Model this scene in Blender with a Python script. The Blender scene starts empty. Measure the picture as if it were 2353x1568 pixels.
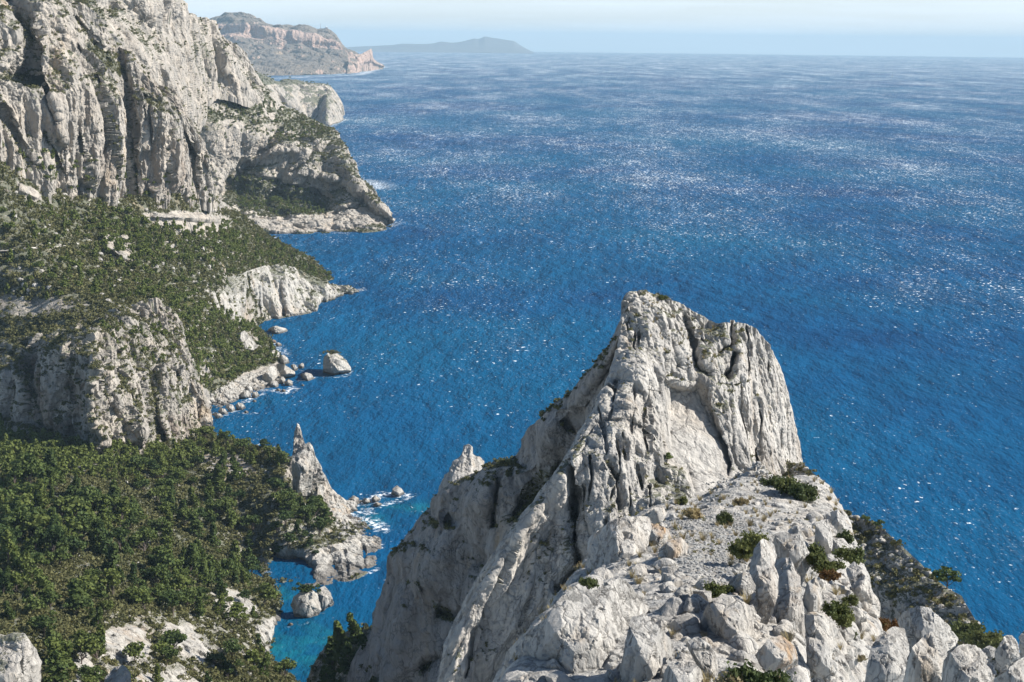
import bpy, math, random
import numpy as np
from mathutils import Matrix, Vector
sc = bpy.context.scene
R = math.radians
# ------------------------------------------------------------------ camera
FP, CX, CY = 3624.0, 1176.5, 784.0          # focal length and centre in photo pixels (2353 wide)
H = 220.0
PITCH, ROLL = R(10.84), R(0.6)
fwd = np.array([0, math.cos(PITCH), -math.sin(PITCH)])
r0 = np.array([1.0, 0, 0]); u0 = np.array([0, math.sin(PITCH), math.cos(PITCH)])
rt = math.cos(ROLL) * r0 + math.sin(ROLL) * u0
up = -math.sin(ROLL) * r0 + math.cos(ROLL) * u0
CAM = np.array([0, 0, H])
cam = bpy.data.cameras.new("camera"); cam.sensor_width = 36; cam.lens = 36 * FP / 2353
cam.clip_start = 1; cam.clip_end = 120000
co = bpy.data.objects.new("camera", cam); sc.collection.objects.link(co)
co.matrix_world = Matrix(((rt[0], up[0], -fwd[0], 0), (rt[1], up[1], -fwd[1], 0), (rt[2], up[2], -fwd[2], H), (0, 0, 0, 1)))
sc.camera = co
# ------------------------------------------------------------------ light
SUN_AZ, SUN_EL = R(90), R(37)               # azimuth clockwise from the view direction
SD = np.array([math.sin(SUN_AZ) * math.cos(SUN_EL), math.cos(SUN_AZ) * math.cos(SUN_EL), math.sin(SUN_EL)])
w = bpy.data.worlds.new("World"); sc.world = w; w.use_nodes = True
nt = w.node_tree; nt.nodes.clear()
sky = nt.nodes.new("ShaderNodeTexSky"); sky.sky_type = 'NISHITA'; sky.sun_disc = False
sky.sun_elevation = SUN_EL; sky.sun_rotation = SUN_AZ; sky.altitude = 0; sky.air_density = 1.0; sky.dust_density = .4; sky.ozone_density = 3.0
tc = nt.nodes.new("ShaderNodeTexCoord"); mp = nt.nodes.new("ShaderNodeMapping"); mp.inputs['Scale'].default_value = (1.2, 1.2, 22)
ns = nt.nodes.new("ShaderNodeTexNoise"); ns.inputs['Scale'].default_value = 2.2; ns.inputs['Detail'].default_value = 6; ns.inputs['Roughness'].default_value = .6
cr = nt.nodes.new("ShaderNodeMapRange"); cr.inputs['From Min'].default_value = .35; cr.inputs['From Max'].default_value = .75; cr.inputs['To Min'].default_value = .45; cr.inputs['To Max'].default_value = .85
mx = nt.nodes.new("ShaderNodeMix"); mx.data_type = 'RGBA'; mx.inputs[7].default_value = (9.0, 10.2, 11.6, 1)
bg = nt.nodes.new("ShaderNodeBackground"); bg.inputs['Strength'].default_value = 0.07
wo = nt.nodes.new("ShaderNodeOutputWorld")
L = nt.links
L.new(tc.outputs['Generated'], mp.inputs['Vector']); L.new(mp.outputs[0], ns.inputs['Vector']); L.new(ns.outputs['Fac'], cr.inputs['Value'])
sx = nt.nodes.new("ShaderNodeSeparateXYZ"); L.new(tc.outputs['Generated'], sx.inputs[0])
lo = nt.nodes.new("ShaderNodeMapRange"); lo.inputs['From Min'].default_value = .02; lo.inputs['From Max'].default_value = .16; lo.inputs['To Min'].default_value = 1; lo.inputs['To Max'].default_value = 0; L.new(sx.outputs[2], lo.inputs['Value'])
ml = nt.nodes.new("ShaderNodeMath"); ml.operation = 'MULTIPLY'; L.new(cr.outputs[0], ml.inputs[0]); L.new(lo.outputs[0], ml.inputs[1]); L.new(ml.outputs[0], mx.inputs[0]); L.new(sky.outputs[0], mx.inputs[6]); L.new(mx.outputs[2], bg.inputs['Color']); L.new(bg.outputs[0], wo.inputs['Surface'])
sl = bpy.data.lights.new("sun", 'SUN'); sl.energy = 5.0; sl.angle = R(0.5); sl.color = (1.0, .955, .885)
so = bpy.data.objects.new("sun", sl); sc.collection.objects.link(so)
so.rotation_euler = Vector(SD).to_track_quat('Z', 'Y').to_euler()
sc.view_settings.view_transform = 'Standard'; sc.view_settings.look = 'None'; sc.view_settings.exposure = 0.80; sc.view_settings.gamma = 1
sc.cycles.use_denoising = True
sc.cycles.max_bounces = 6; sc.cycles.diffuse_bounces = 2; sc.cycles.volume_bounces = 0; sc.cycles.transparent_max_bounces = 8
# ------------------------------------------------------------------ projection helpers
def ray(px, py):
    px = np.asarray(px, float); py = np.asarray(py, float)
    return fwd * FP + (px - CX)[..., None] * rt - (py - CY)[..., None] * up
def at(px, py, Y):
    d = ray(px, py); return CAM + d * (np.asarray(Y, float) / d[..., 1])[..., None]
def atz(px, py, z=0.0):
    d = ray(px, py); return CAM + d * ((z - H) / d[..., 2])[..., None]
def w(px, py, z=0.0):                       # (px, py, distance) of a point at height z, at sea level by default
    return (px, py, float(atz(px, py, z)[1]))
def proj(P):
    q = P - CAM; f = q @ fwd
    return CX + FP * (q @ rt) / f, CY - FP * (q @ up) / f
# ------------------------------------------------------------------ noise
_rs = np.random.RandomState(7)
_T = _rs.permutation(4096).astype(np.int32); _U = _rs.rand(4096).astype(np.float32)
def _h(i, j, k, s):
    i = np.asarray(i).astype(np.int32); j = np.asarray(j).astype(np.int32); k = np.asarray(k).astype(np.int32)
    return _U[(_T[(_T[(_T[(i + 131 * s) & 4095] + j) & 4095] + k) & 4095] + 57 * s) & 4095]
def vnoise(P, s=0):
    I = np.floor(P); f = P - I; f = f * f * f * (f * (f * 6 - 15) + 10); out = 0
    for a in (0, 1):
        wa = f[:, 0] if a else 1 - f[:, 0]
        for b in (0, 1):
            wb = f[:, 1] if b else 1 - f[:, 1]
            for c in (0, 1):
                wc = f[:, 2] if c else 1 - f[:, 2]
                out = out + wa * wb * wc * _h(I[:, 0] + a, I[:, 1] + b, I[:, 2] + c, s)
    return out * 2 - 1
def fbm(P, o=4, s=0, g=.5):
    a, t, n = 1.0, 0, 0
    for i in range(o):
        t = t + a * vnoise(P * 2 ** i + 17.3 * i, s + i); n += a; a *= g
    return t / n
def worley(P, s=0):
    I = np.floor(P); f1 = np.full(len(P), 9.0); f2 = f1.copy(); idc = np.zeros(len(P))
    for a in (-1, 0, 1):
        for b in (-1, 0, 1):
            for c in (-1, 0, 1):
                i, j, k = I[:, 0] + a, I[:, 1] + b, I[:, 2] + c
                x = i + _h(i, j, k, s); y = j + _h(i, j, k, s + 1); z = k + _h(i, j, k, s + 2)
                d = (P[:, 0] - x) ** 2 + (P[:, 1] - y) ** 2 + (P[:, 2] - z) ** 2
                m = d < f1; f2 = np.where(m, f1, np.minimum(f2, d)); f1 = np.where(m, d, f1)
                idc = np.where(m, _h(i, j, k, s + 7), idc)
    return np.sqrt(f1), np.sqrt(f2), idc
def ss(x, a, b):
    t = np.clip((x - a) / (b - a), 0, 1); return t * t * (3 - 2 * t)
def caps(P, s=0, tilt=.8, k=1.5, flat=.18):
    """Upper envelope of tilted, round-shouldered caps, one per cell: blocks that meet in sharp grooves."""
    I = np.floor(P).astype(np.int32); F = (P - I).astype(np.float32); best = np.full(len(P), -9.0, np.float32)
    for a in (-1, 0, 1):
        for b in (-1, 0, 1):
            for c in (-1, 0, 1):
                i, j, l = I[:, 0] + a, I[:, 1] + b, I[:, 2] + c
                x = a + _h(i, j, l, s) - F[:, 0]; y = b + _h(i, j, l, s + 1) - F[:, 1]; z = c + _h(i, j, l, s + 2) - F[:, 2]
                r = np.sqrt(x * x + y * y + z * z)
                h = .55 * _h(i, j, l, s + 3) - k * np.maximum(0, r - flat) ** 2 - tilt * ((_h(i, j, l, s + 4) - .5) * x + (_h(i, j, l, s + 5) - .5) * y + (_h(i, j, l, s + 6) - .5) * z)
                best = np.maximum(best, h)
    return best
def rockdisp(P, size, amp, stretch=3.0, seed=0, levels=3, tilt=0.0, fall=.40, rough=.10, warp=.22):
    """Blocky limestone relief: tall blocks set forward or back, meeting in fissures, broken into smaller ones."""
    out = np.zeros(len(P)); a = amp * 2.0; s = size
    Q = P.copy(); Q[:, 0] += tilt * P[:, 2]
    for l in range(levels):
        q = Q / np.array([s, s, s * stretch])
        wq = q + warp * np.stack([fbm(q * 1.1 + 5, 2, seed + 11), fbm(q * 1.1 + 9, 2, seed + 12), .6 * fbm(q * 1.1 + 2, 2, seed + 13)], 1)
        cp = caps(wq, seed + 31 * l, 1.3 if l else .8, 1.1 if l else 1.5)
        out += a * ((cp - .1) if l % 2 == 0 else .85 * (.25 - cp))
        a *= fall; s *= .40; stretch = max(1.0, stretch * .62)
    out += amp * rough * fbm(P / (size * .5), 5, seed + 5, .6)
    return out
# ------------------------------------------------------------------ materials
def newmat(name):
    m = bpy.data.materials.new(name); m.use_nodes = True; t = m.node_tree; t.nodes.clear()
    o = t.nodes.new("ShaderNodeOutputMaterial"); b = t.nodes.new("ShaderNodeBsdfPrincipled"); t.links.new(b.outputs[0], o.inputs['Surface'])
    return m, t, b
def N(t, k, **kw):
    n = t.nodes.new("ShaderNode" + k)
    for a, v in kw.items():
        if a in n.inputs.keys(): n.inputs[a].default_value = v
        else: setattr(n, a, v)
    return n
def mixc(t, f, a, b):
    n = N(t, "Mix", data_type='RGBA')
    for i, v in ((0, f), (6, a), (7, b)):
        if hasattr(v, 'node'): t.links.new(v, n.inputs[i])
        else: n.inputs[i].default_value = v if i == 0 else (*v, 1)
    return n.outputs[2]
def mrange(t, v, a, b, c=0.0, d=1.0):
    n = N(t, "MapRange"); t.links.new(v, n.inputs['Value'])
    for k, x in (('From Min', a), ('From Max', b), ('To Min', c), ('To Max', d)): n.inputs[k].default_value = x
    return n.outputs[0]
def math_(t, op, a, b=None):
    n = N(t, "Math", operation=op)
    for i, v in ((0, a), (1, b)):
        if v is None: continue
        if hasattr(v, 'node'): t.links.new(v, n.inputs[i])
        else: n.inputs[i].default_value = v
    return n.outputs[0]
def noise(t, vec, scale, detail=4, rough=.55):
    n = N(t, "TexNoise"); n.inputs['Scale'].default_value = scale; n.inputs['Detail'].default_value = detail; n.inputs['Roughness'].default_value = rough
    t.links.new(vec, n.inputs['Vector']); return n.outputs['Fac']
def rock_mat(name, size, c1=(.53, .505, .465), c2=(.36, .35, .335), veg=(.062, .080, .032), veg2=(.15, .14, .08), crack=.5, bump=1.0, stain=(.40, .24, .11), wet=False):
    m, t, b = newmat(name)
    g = N(t, "NewGeometry").outputs['Position']
    mp = N(t, "Mapping"); mp.inputs['Scale'].default_value = (1, 1, .22); t.links.new(g, mp.inputs['Vector'])
    n1 = noise(t, mp.outputs[0], .9 / size, 6, .62); n2 = noise(t, g, .22 / size, 5); n3 = noise(t, g, 5 / size, 4, .7)
    c = mixc(t, mrange(t, n1, .36, .66), c1, c2)
    c = mixc(t, mrange(t, n2, .50, .72, 0, .5), c, (c1[0] * 1.08, c1[1] * .98, c1[2] * .86))
    c = mixc(t, mrange(t, n3, .56, .74, 0, .55), c, (.20, .195, .19))
    v = N(t, "TexVoronoi", feature='DISTANCE_TO_EDGE'); v.inputs['Scale'].default_value = .55 / size
    wv = N(t, "VectorMath", operation='ADD'); nn = N(t, "TexNoise"); nn.inputs['Scale'].default_value = 1.1 / size; nn.inputs['Detail'].default_value = 5
    mp2 = N(t, "Mapping"); mp2.inputs['Scale'].default_value = (1, 1, .5); t.links.new(g, mp2.inputs['Vector'])
    sc_ = N(t, "VectorMath", operation='SCALE'); sc_.inputs['Scale'].default_value = size * 1.6
    t.links.new(g, nn.inputs['Vector']); t.links.new(nn.outputs['Color'], sc_.inputs[0]); t.links.new(mp2.outputs[0], wv.inputs[0]); t.links.new(sc_.outputs[0], wv.inputs[1]); t.links.new(wv.outputs[0], v.inputs['Vector'])
    vd = v.outputs['Distance']; edge = mrange(t, vd, .0, .035, crack, 0)
    c = mixc(t, edge, c, (.10, .09, .08))
    at1 = N(t, "Attribute", attribute_name='stain').outputs['Fac']
    c = mixc(t, math_(t, 'MULTIPLY', at1, mrange(t, n1, .38, .62, .15, 1)), c, stain)
    if wet:
        z = N(t, 'SeparateXYZ'); t.links.new(g, z.inputs[0])
        c = mixc(t, mrange(t, math_(t, 'ADD', z.outputs[2], mrange(t, n3, .3, .7, -.7, .7)), .9, 2.0, .82, 0), c, (.055, .045, .035))
    at2 = N(t, "Attribute", attribute_name='veg').outputs['Fac']
    gv = mixc(t, mrange(t, n3, .4, .6), veg, veg2)
    vf = mrange(t, math_(t, 'ADD', at2, mrange(t, n3, .3, .7, -.3, .3)), .42, .58)
    c = mixc(t, vf, c, gv)
    nb0 = noise(t, mp.outputs[0], 1.8 / size, 8, .66)
    rg = N(t, "TexNoise", noise_type='RIDGED_MULTIFRACTAL'); rg.inputs['Scale'].default_value = .9 / size; rg.inputs['Detail'].default_value = 7; rg.inputs['Roughness'].default_value = .62
    mp3 = N(t, "Mapping"); mp3.inputs['Scale'].default_value = (1, 1, .5); t.links.new(g, mp3.inputs['Vector']); t.links.new(mp3.outputs[0], rg.inputs['Vector'])
    nb = math_(t, 'ADD', nb0, math_(t, 'MULTIPLY', rg.outputs['Fac'], .22))
    c = mixc(t, mrange(t, rg.outputs['Fac'], .25, .9, .30, 0), c, (.22, .215, .205))
    mp4 = N(t, "Mapping"); mp4.inputs['Scale'].default_value = (1, 1, .07); t.links.new(g, mp4.inputs['Vector'])
    c = mixc(t, mrange(t, math_(t, 'ADD', noise(t, mp4.outputs[0], 1.5 / size, 5, .6), math_(t, 'MULTIPLY', n2, .35)), .72, .86, 0, .62), c, (.17, .165, .16))
    c = mixc(t, mrange(t, math_(t, 'ADD', noise(t, mp.outputs[0], .35 / size, 5, .65), math_(t, 'MULTIPLY', n1, .3)), .74, .88, 0, .55), c, (.47, .36, .24))
    t.links.new(c, b.inputs['Base Color']); b.inputs['Roughness'].default_value = .93; b.inputs['Specular IOR Level'].default_value = .25
    hsum = math_(t, 'ADD', math_(t, 'MULTIPLY', nb, 1.0), math_(t, 'MULTIPLY', mrange(t, vd, 0, .09), .22))
    bp = N(t, "Bump"); bp.inputs['Strength'].default_value = .85; bp.inputs['Distance'].default_value = size * .55 * bump
    t.links.new(hsum, bp.inputs['Height']); t.links.new(bp.outputs[0], b.inputs['Normal'])
    return m
def leaf_mat(name, c1, c2, tr=.25):
    m, t, b = newmat(name)
    g = N(t, "NewGeometry"); oi = N(t, "ObjectInfo").outputs['Random']
    n1 = noise(t, g.outputs['Position'], .35, 3)
    c = mixc(t, mrange(t, n1, .35, .65), c1, c2)
    n0 = noise(t, g.outputs['Position'], .09, 3)
    c = mixc(t, mrange(t, n0, .42, .62, 0, .75), c, (c1[0] * .55, c1[1] * .62, c1[2] * .75))
    rr = g.outputs['Random Per Island']
    c = mixc(t, mrange(t, rr, 0, 1, 0, .35), c, (c2[0] * 1.5, c2[1] * 1.4, c2[2] * 1.1))
    c = mixc(t, mrange(t, oi, .45, 0, 0, .55), c, (c1[0] * .55, c1[1] * .7, c1[2] * .95)); c = mixc(t, mrange(t, oi, .55, 1, 0, .6), c, (c2[0] * 1.45, c2[1] * 1.3, c2[2] * 1.2))
    t.links.new(c, b.inputs['Base Color']); b.inputs['Roughness'].default_value = .75; b.inputs['Specular IOR Level'].default_value = .2
    o = [n for n in t.nodes if n.type == 'OUTPUT_MATERIAL'][0]
    tn = N(t, "BsdfTranslucent"); t.links.new(c, tn.inputs['Color']); ms = N(t, "MixShader"); ms.inputs[0].default_value = tr
    t.links.new(b.outputs[0], ms.inputs[1]); t.links.new(tn.outputs[0], ms.inputs[2]); t.links.new(ms.outputs[0], o.inputs['Surface'])
    return m
def flat_mat(name, c, rough=.8):
    m, t, b = newmat(name)
    g = N(t, "NewGeometry").outputs['Position']; n1 = noise(t, g, 1.5, 5)
    t.links.new(mixc(t, mrange(t, n1, .3, .7), tuple(x * .75 for x in c), c), b.inputs['Base Color']); b.inputs['Roughness'].default_value = rough
    return m
M_near = rock_mat("limestone_close", 1.1, c1=(.60, .57, .52), c2=(.34, .33, .31), crack=.8, veg=(.16, .145, .11), veg2=(.30, .28, .24))
M_peak = rock_mat("limestone_peak", 3.0, c1=(.60, .565, .51), c2=(.36, .34, .315), crack=.6)
M_cliff = rock_mat("limestone_cliff", 7.0, c1=(.56, .495, .415), c2=(.28, .26, .23), crack=.6, wet=True, stain=(.27, .17, .095))
M_shore = rock_mat("limestone_shore", 2.5, c1=(.56, .53, .475), c2=(.40, .375, .33), crack=.45, wet=True)
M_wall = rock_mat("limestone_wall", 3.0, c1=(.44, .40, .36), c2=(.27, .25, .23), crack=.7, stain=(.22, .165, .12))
M_far = rock_mat("far_cliff_rock", 30.0, c1=(.62, .42, .32), c2=(.34, .22, .17), crack=.1, veg=(.085, .068, .045), veg2=(.20, .14, .09), stain=(.62, .42, .24))
M_isl = flat_mat("island_ground", (.10, .095, .09))
M_pine = leaf_mat("pine_needles", (.045, .074, .020), (.105, .135, .036))
M_shrub = leaf_mat("scrub_leaves", (.062, .076, .030), (.145, .140, .062))
M_bush = leaf_mat("rosemary_leaves", (.055, .076, .024), (.125, .14, .05))
M_red = leaf_mat("russet_leaves", (.20, .07, .03), (.12, .09, .03))
M_dry = leaf_mat("dry_grass_blades", (.30, .23, .12), (.40, .33, .18), .3)
M_bark = flat_mat("pine_bark", (.13, .10, .085))
M_path = flat_mat("path_dirt", (.50, .47, .42))
# ------------------------------------------------------------------ mesh building
def link(name, me, mats, parent=None):
    o = bpy.data.objects.new(name, me); sc.collection.objects.link(o)
    for m in mats: me.materials.append(m) if m.name not in me.materials else None
    if parent: o.parent = parent
    return o
def mesh_from(name, V, F, mi=None, smooth=False):
    """V (n,3), F (m,k) all faces with k corners."""
    me = bpy.data.meshes.new(name); V = np.ascontiguousarray(V, np.float32); F = np.ascontiguousarray(F, np.int32)
    me.vertices.add(len(V)); me.vertices.foreach_set('co', V.ravel())
    k = F.shape[1]; me.loops.add(F.size); me.loops.foreach_set('vertex_index', F.ravel())
    me.polygons.add(len(F)); me.polygons.foreach_set('loop_start', np.arange(0, F.size, k, dtype=np.int32))
    if mi is not None: me.polygons.foreach_set('material_index', np.asarray(mi, np.int32))
    me.polygons.foreach_set('use_smooth', np.full(len(F), smooth)); me.update(calc_edges=True)
    return me
def setattr_(me, k, v):
    a = me.attributes.new(k, 'FLOAT', 'POINT'); a.data.foreach_set('value', np.ascontiguousarray(v, np.float32))
def gridfaces(nv, nu, wrap=False):
    i = np.arange(nv * nu).reshape(nv, nu)
    if wrap: i = np.concatenate([i, i[:, :1]], 1)
    return np.stack([i[:-1, :-1], i[1:, :-1], i[1:, 1:], i[:-1, 1:]], -1).reshape(-1, 4)
def gnormals(G):
    du = np.gradient(G, axis=1); dv = np.gradient(G, axis=0)
    n = np.cross(du, dv); n /= np.linalg.norm(n, axis=2, keepdims=True) + 1e-9
    return n
def crom(A, n, axis):
    A = np.moveaxis(np.asarray(A, float), axis, 0); m = A.shape[0]
    t = np.linspace(0, m - 1, n); i = np.minimum(t.astype(int), m - 2); f = (t - i).reshape(-1, *([1] * (A.ndim - 1)))
    p1, p2 = A[i], A[i + 1]; p0 = np.where((i > 0).reshape(f.shape), A[np.maximum(i - 1, 0)], 2 * p1 - p2)
    p3 = np.where((i + 2 < m).reshape(f.shape), A[np.minimum(i + 2, m - 1)], 2 * p2 - p1)
    k = .7
    o = p1 + .5 * k * (p2 - p0) * f + (3 * (p2 - p1) - k * (p2 - p0) - .5 * k * (p3 - p1)) * f ** 2 + (2 * (p1 - p2) + .5 * k * (p2 - p0) + .5 * k * (p3 - p1)) * f ** 3
    return np.moveaxis(o, 0, axis)
def polydist(px, py, line):
    best = np.full(px.shape, 1e9); sgn = np.ones(px.shape); tt = np.zeros(px.shape); n = len(line) - 1
    for k in range(n):
        (ax, ay), (bx, by) = line[k][:2], line[k + 1][:2]
        dx, dy = bx - ax, by - ay; l2 = dx * dx + dy * dy
        t = np.clip(((px - ax) * dx + (py - ay) * dy) / l2, 0, 1)
        ex, ey = px - ax - t * dx, py - ay - t * dy; d = np.hypot(ex, ey)
        m = d < best; best = np.where(m, d, best); sgn = np.where(m, np.sign(dx * ey - dy * ex), sgn); tt = np.where(m, (k + t) / n, tt)
    return best, sgn, tt
def inpoly(px, py, poly):
    c = np.zeros(np.shape(px), bool); n = len(poly)
    for i in range(n):
        (x1, y1), (x2, y2) = poly[i], poly[(i + 1) % n]
        if y1 == y2: continue
        m = ((y1 > py) != (y2 > py)) & (px < (x2 - x1) * (py - y1) / (y2 - y1) + x1); c ^= m
    return c
def softpoly(px, py, poly, soft):
    d, _, _ = polydist(px, py, list(poly) + [poly[0]]); i = inpoly(px, py, poly)
    return np.clip(.5 + np.where(i, d, -d) / (2 * soft), 0, 1)
RELS = {}
def relief(name, rows, nu, nv, mat, disp, carve=(), back=(0, 40, -60), label=None, veg=.5, vegn=12., vbias=0.0, vregions=(), stains=(), seed=0, keepz=True, key=None, backn=6, vmax=.9, vmix=.6):
    W = np.array([[at(*p) for p in r] for r in rows])       # (R, C, 3)
    G = crom(crom(W, nu, 1), nv, 0)
    px, py = proj(G.reshape(-1, 3))
    P = G.reshape(-1, 3).copy(); off = np.zeros(len(P))
    wob = 1 + .25 * fbm(np.stack([px, py, px * 0], 1) / 25., 3, seed + 3); wx = 5 * fbm(np.stack([px, py, px * 0 + 9], 1) / 18., 3, seed + 4)
    for line, wd, dep, kind in carve:
        d, s, t = polydist(px + wx * min(1, wd / 12), py, line)
        taper = ss(t, -.01, .12) * ss(1 - t, -.01, .12) if kind[-1] != '-' else 1.0
        k = kind[0]
        if k == 'v': o = np.exp(-(d / wd) ** 2)
        elif k == 'c': o = np.clip(1 - d / wd, 0, 1) ** .7
        elif k == 'l': o = np.where(s > 0, np.exp(-d / wd), np.clip(1 - d / (wd * .15 + 1), 0, 1))      # right of travel recessed
        elif k == 'r': o = np.where(s < 0, np.exp(-d / wd), np.clip(1 - d / (wd * .15 + 1), 0, 1))
        off += dep * o * wob * taper
    for (poly, dep, soft, tilt_, x0) in RE_EXTRA.get(name, ()): off += (dep - tilt_ * (px - x0)) * softpoly(px, py, poly, soft)
    q = P - CAM; dist = np.linalg.norm(q, axis=1, keepdims=True); P = CAM + q * (1 + off[:, None] / dist)
    G = P.reshape(nv, nu, 3); n = gnormals(G).reshape(-1, 3)
    fl = np.sign(np.median((n * (CAM - P)).sum(1))); n *= fl
    d = disp(P, px, py, n)
    vdir = CAM - P; vdir[:, 2] *= .3; vdir /= np.linalg.norm(vdir, axis=1, keepdims=True)
    nd = (1 - vmix) * n + vmix * vdir; P = P + nd * d[:, None]
    G = P.reshape(nv, nu, 3); n2 = gnormals(G).reshape(-1, 3) * fl
    vn = fbm(P / vegn, 4, seed + 50)
    vm = ss(n2[:, 2] + .38 * vn + vbias, veg - .09, veg + .09)
    for poly, val, soft in vregions:
        vm = np.clip(vm + val * ss(softpoly(px, py, poly, soft * 1.6) + .3 * vn, .3, .7), 0, 1)
    vm = vm * vmax
    st = np.zeros(len(P))
    for poly, val, soft in stains: st = np.maximum(st, val * softpoly(px, py, poly, soft) * ss(fbm(P / vegn * [1.6, 1.6, .35], 3, seed + 70), -.35, .25))
    # close the back: the crest runs on behind and down
    top = G[0]; B = [top + np.array(back) * np.array([f ** 1.6, f ** 1.6, f]) for f in np.linspace(1, 0, backn + 1)[:-1] ** 1.3]
    bz = np.array(B); wv_ = fbm(bz.reshape(-1, 3) / (abs(back[1]) + abs(back[0])) * 3, 3, seed + 9).reshape(bz.shape[:2]) * .08 * (abs(back[0]) + abs(back[1]))
    bz[..., 2] += wv_ * np.linspace(1, 0, backn)[:, None]
    low = bz[:1].copy(); low[..., 2] = np.minimum(low[..., 2], -8)
    A = np.concatenate([low, bz, G], 0); nb = backn + 1
    bot = G[-1:].copy(); bot[..., 2] -= 6 if keepz else 0
    A = np.concatenate([A, bot], 0)
    me = mesh_from(name, A.reshape(-1, 3), gridfaces(A.shape[0], nu)[:, ::-1] if fl < 0 else gridfaces(A.shape[0], nu))
    pad = lambda v: np.concatenate([np.tile(v[:nu], nb), v, v[-nu:]])
    setattr_(me, 'veg', pad(vm)); setattr_(me, 'stain', pad(st))
    o = link(name, me, [mat]); o['kind'] = 'structure'
    if label: o['label'] = label
    e1 = np.gradient(G, axis=1).reshape(-1, 3); e2 = np.gradient(G, axis=0).reshape(-1, 3); area = np.linalg.norm(np.cross(e1, e2), axis=1)
    px, py = proj(P)
    RELS[key or name] = dict(P=P, n=n2, px=px, py=py, area=area, veg=vm, off=off)
    return o
RE_EXTRA = {}
# ------------------------------------------------------------------ sea
RE = 7.43e6
def wline(line, z=0.0): return np.array([atz(x, y, z)[:2] for x, y in line])
FOAM = [  # (line in the photo's pixels, half width m, strength): surf along the waterlines
    ([(640, 536), (700, 537), (800, 535), (870, 533), (893, 527), (912, 516)], 5, .75), ([(905, 518), (915, 512)], 12, .8), ([(835, 415), (870, 425), (860, 432)], 40, 1.0),
    ([(575, 742), (650, 735), (718, 717), (724, 702), (772, 686), (826, 670)], 4, .6), ([(826, 668), (832, 664)], 7, .9),
    ([(600, 765), (620, 785), (640, 800), (655, 815)], 9, .75), ([(640, 765), (664, 762)], 4, .7),
    ([(585, 895), (620, 897), (660, 902), (672, 892)], 6, 1.0), ([(690, 875), (720, 868)], 4, .9), ([(670, 833), (690, 848), (700, 862)], 4, .6),
    ([(745, 866), (790, 866), (808, 852)], 4, .8), ([(560, 925), (580, 915), (600, 905)], 5, .9), ([(505, 955), (540, 945)], 5, .9), ([(562, 950), (585, 950)], 4, .8),
    ([(800, 1162), (850, 1150), (880, 1135), (935, 1140)], 6, 1.1), ([(820, 1180), (860, 1165), (900, 1155), (925, 1148)], 4, .9), ([(800, 1205), (830, 1190), (860, 1200), (880, 1218)], 5, 1.15), ([(805, 1185), (830, 1175), (855, 1180)], 4, 1.0), ([(870, 1245), (876, 1260)], 2.5, .9),
    ([(690, 1347), (740, 1347), (790, 1342), (830, 1322), (872, 1303)], 1.6, .6), ([(830, 1325), (868, 1307)], 2, .9), ([(612, 1300), (625, 1330), (648, 1372), (645, 1405)], 2, .6),
    ([(672, 1412), (700, 1424), (765, 1402)], 1.5, .5), ([(630, 178), (720, 175), (826, 170), (880, 151)], 60, 1.1), ([(752, 290), (792, 272)], 22, 1.1), ([(665, 1440), (690, 1434)], 2.5, .6)]
SHAL = [  # (centre px, rx m, ry m, strength): pale sand seen through the water
    ((690, 1500), 34, 36, 1.0), ((640, 1530), 26, 36, .65), ((770, 1440), 30, 40, .22), ((645, 1368), 18, 16, .8), ((930, 1165), 20, 14, .75), ((880, 1170), 26, 16, .5),
    ((830, 1040), 90, 60, .12), ((900, 1090), 60, 40, .14), ((600, 985), 70, 60, .12), ((700, 950), 120, 60, .06), ((690, 1310), 30, 22, .2), ((850, 1190), 18, 22, .6), ((560, 925), 30, 25, .3), ((800, 170), 700, 500, .35), ((840, 1330), 40, 60, .12)]
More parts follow.
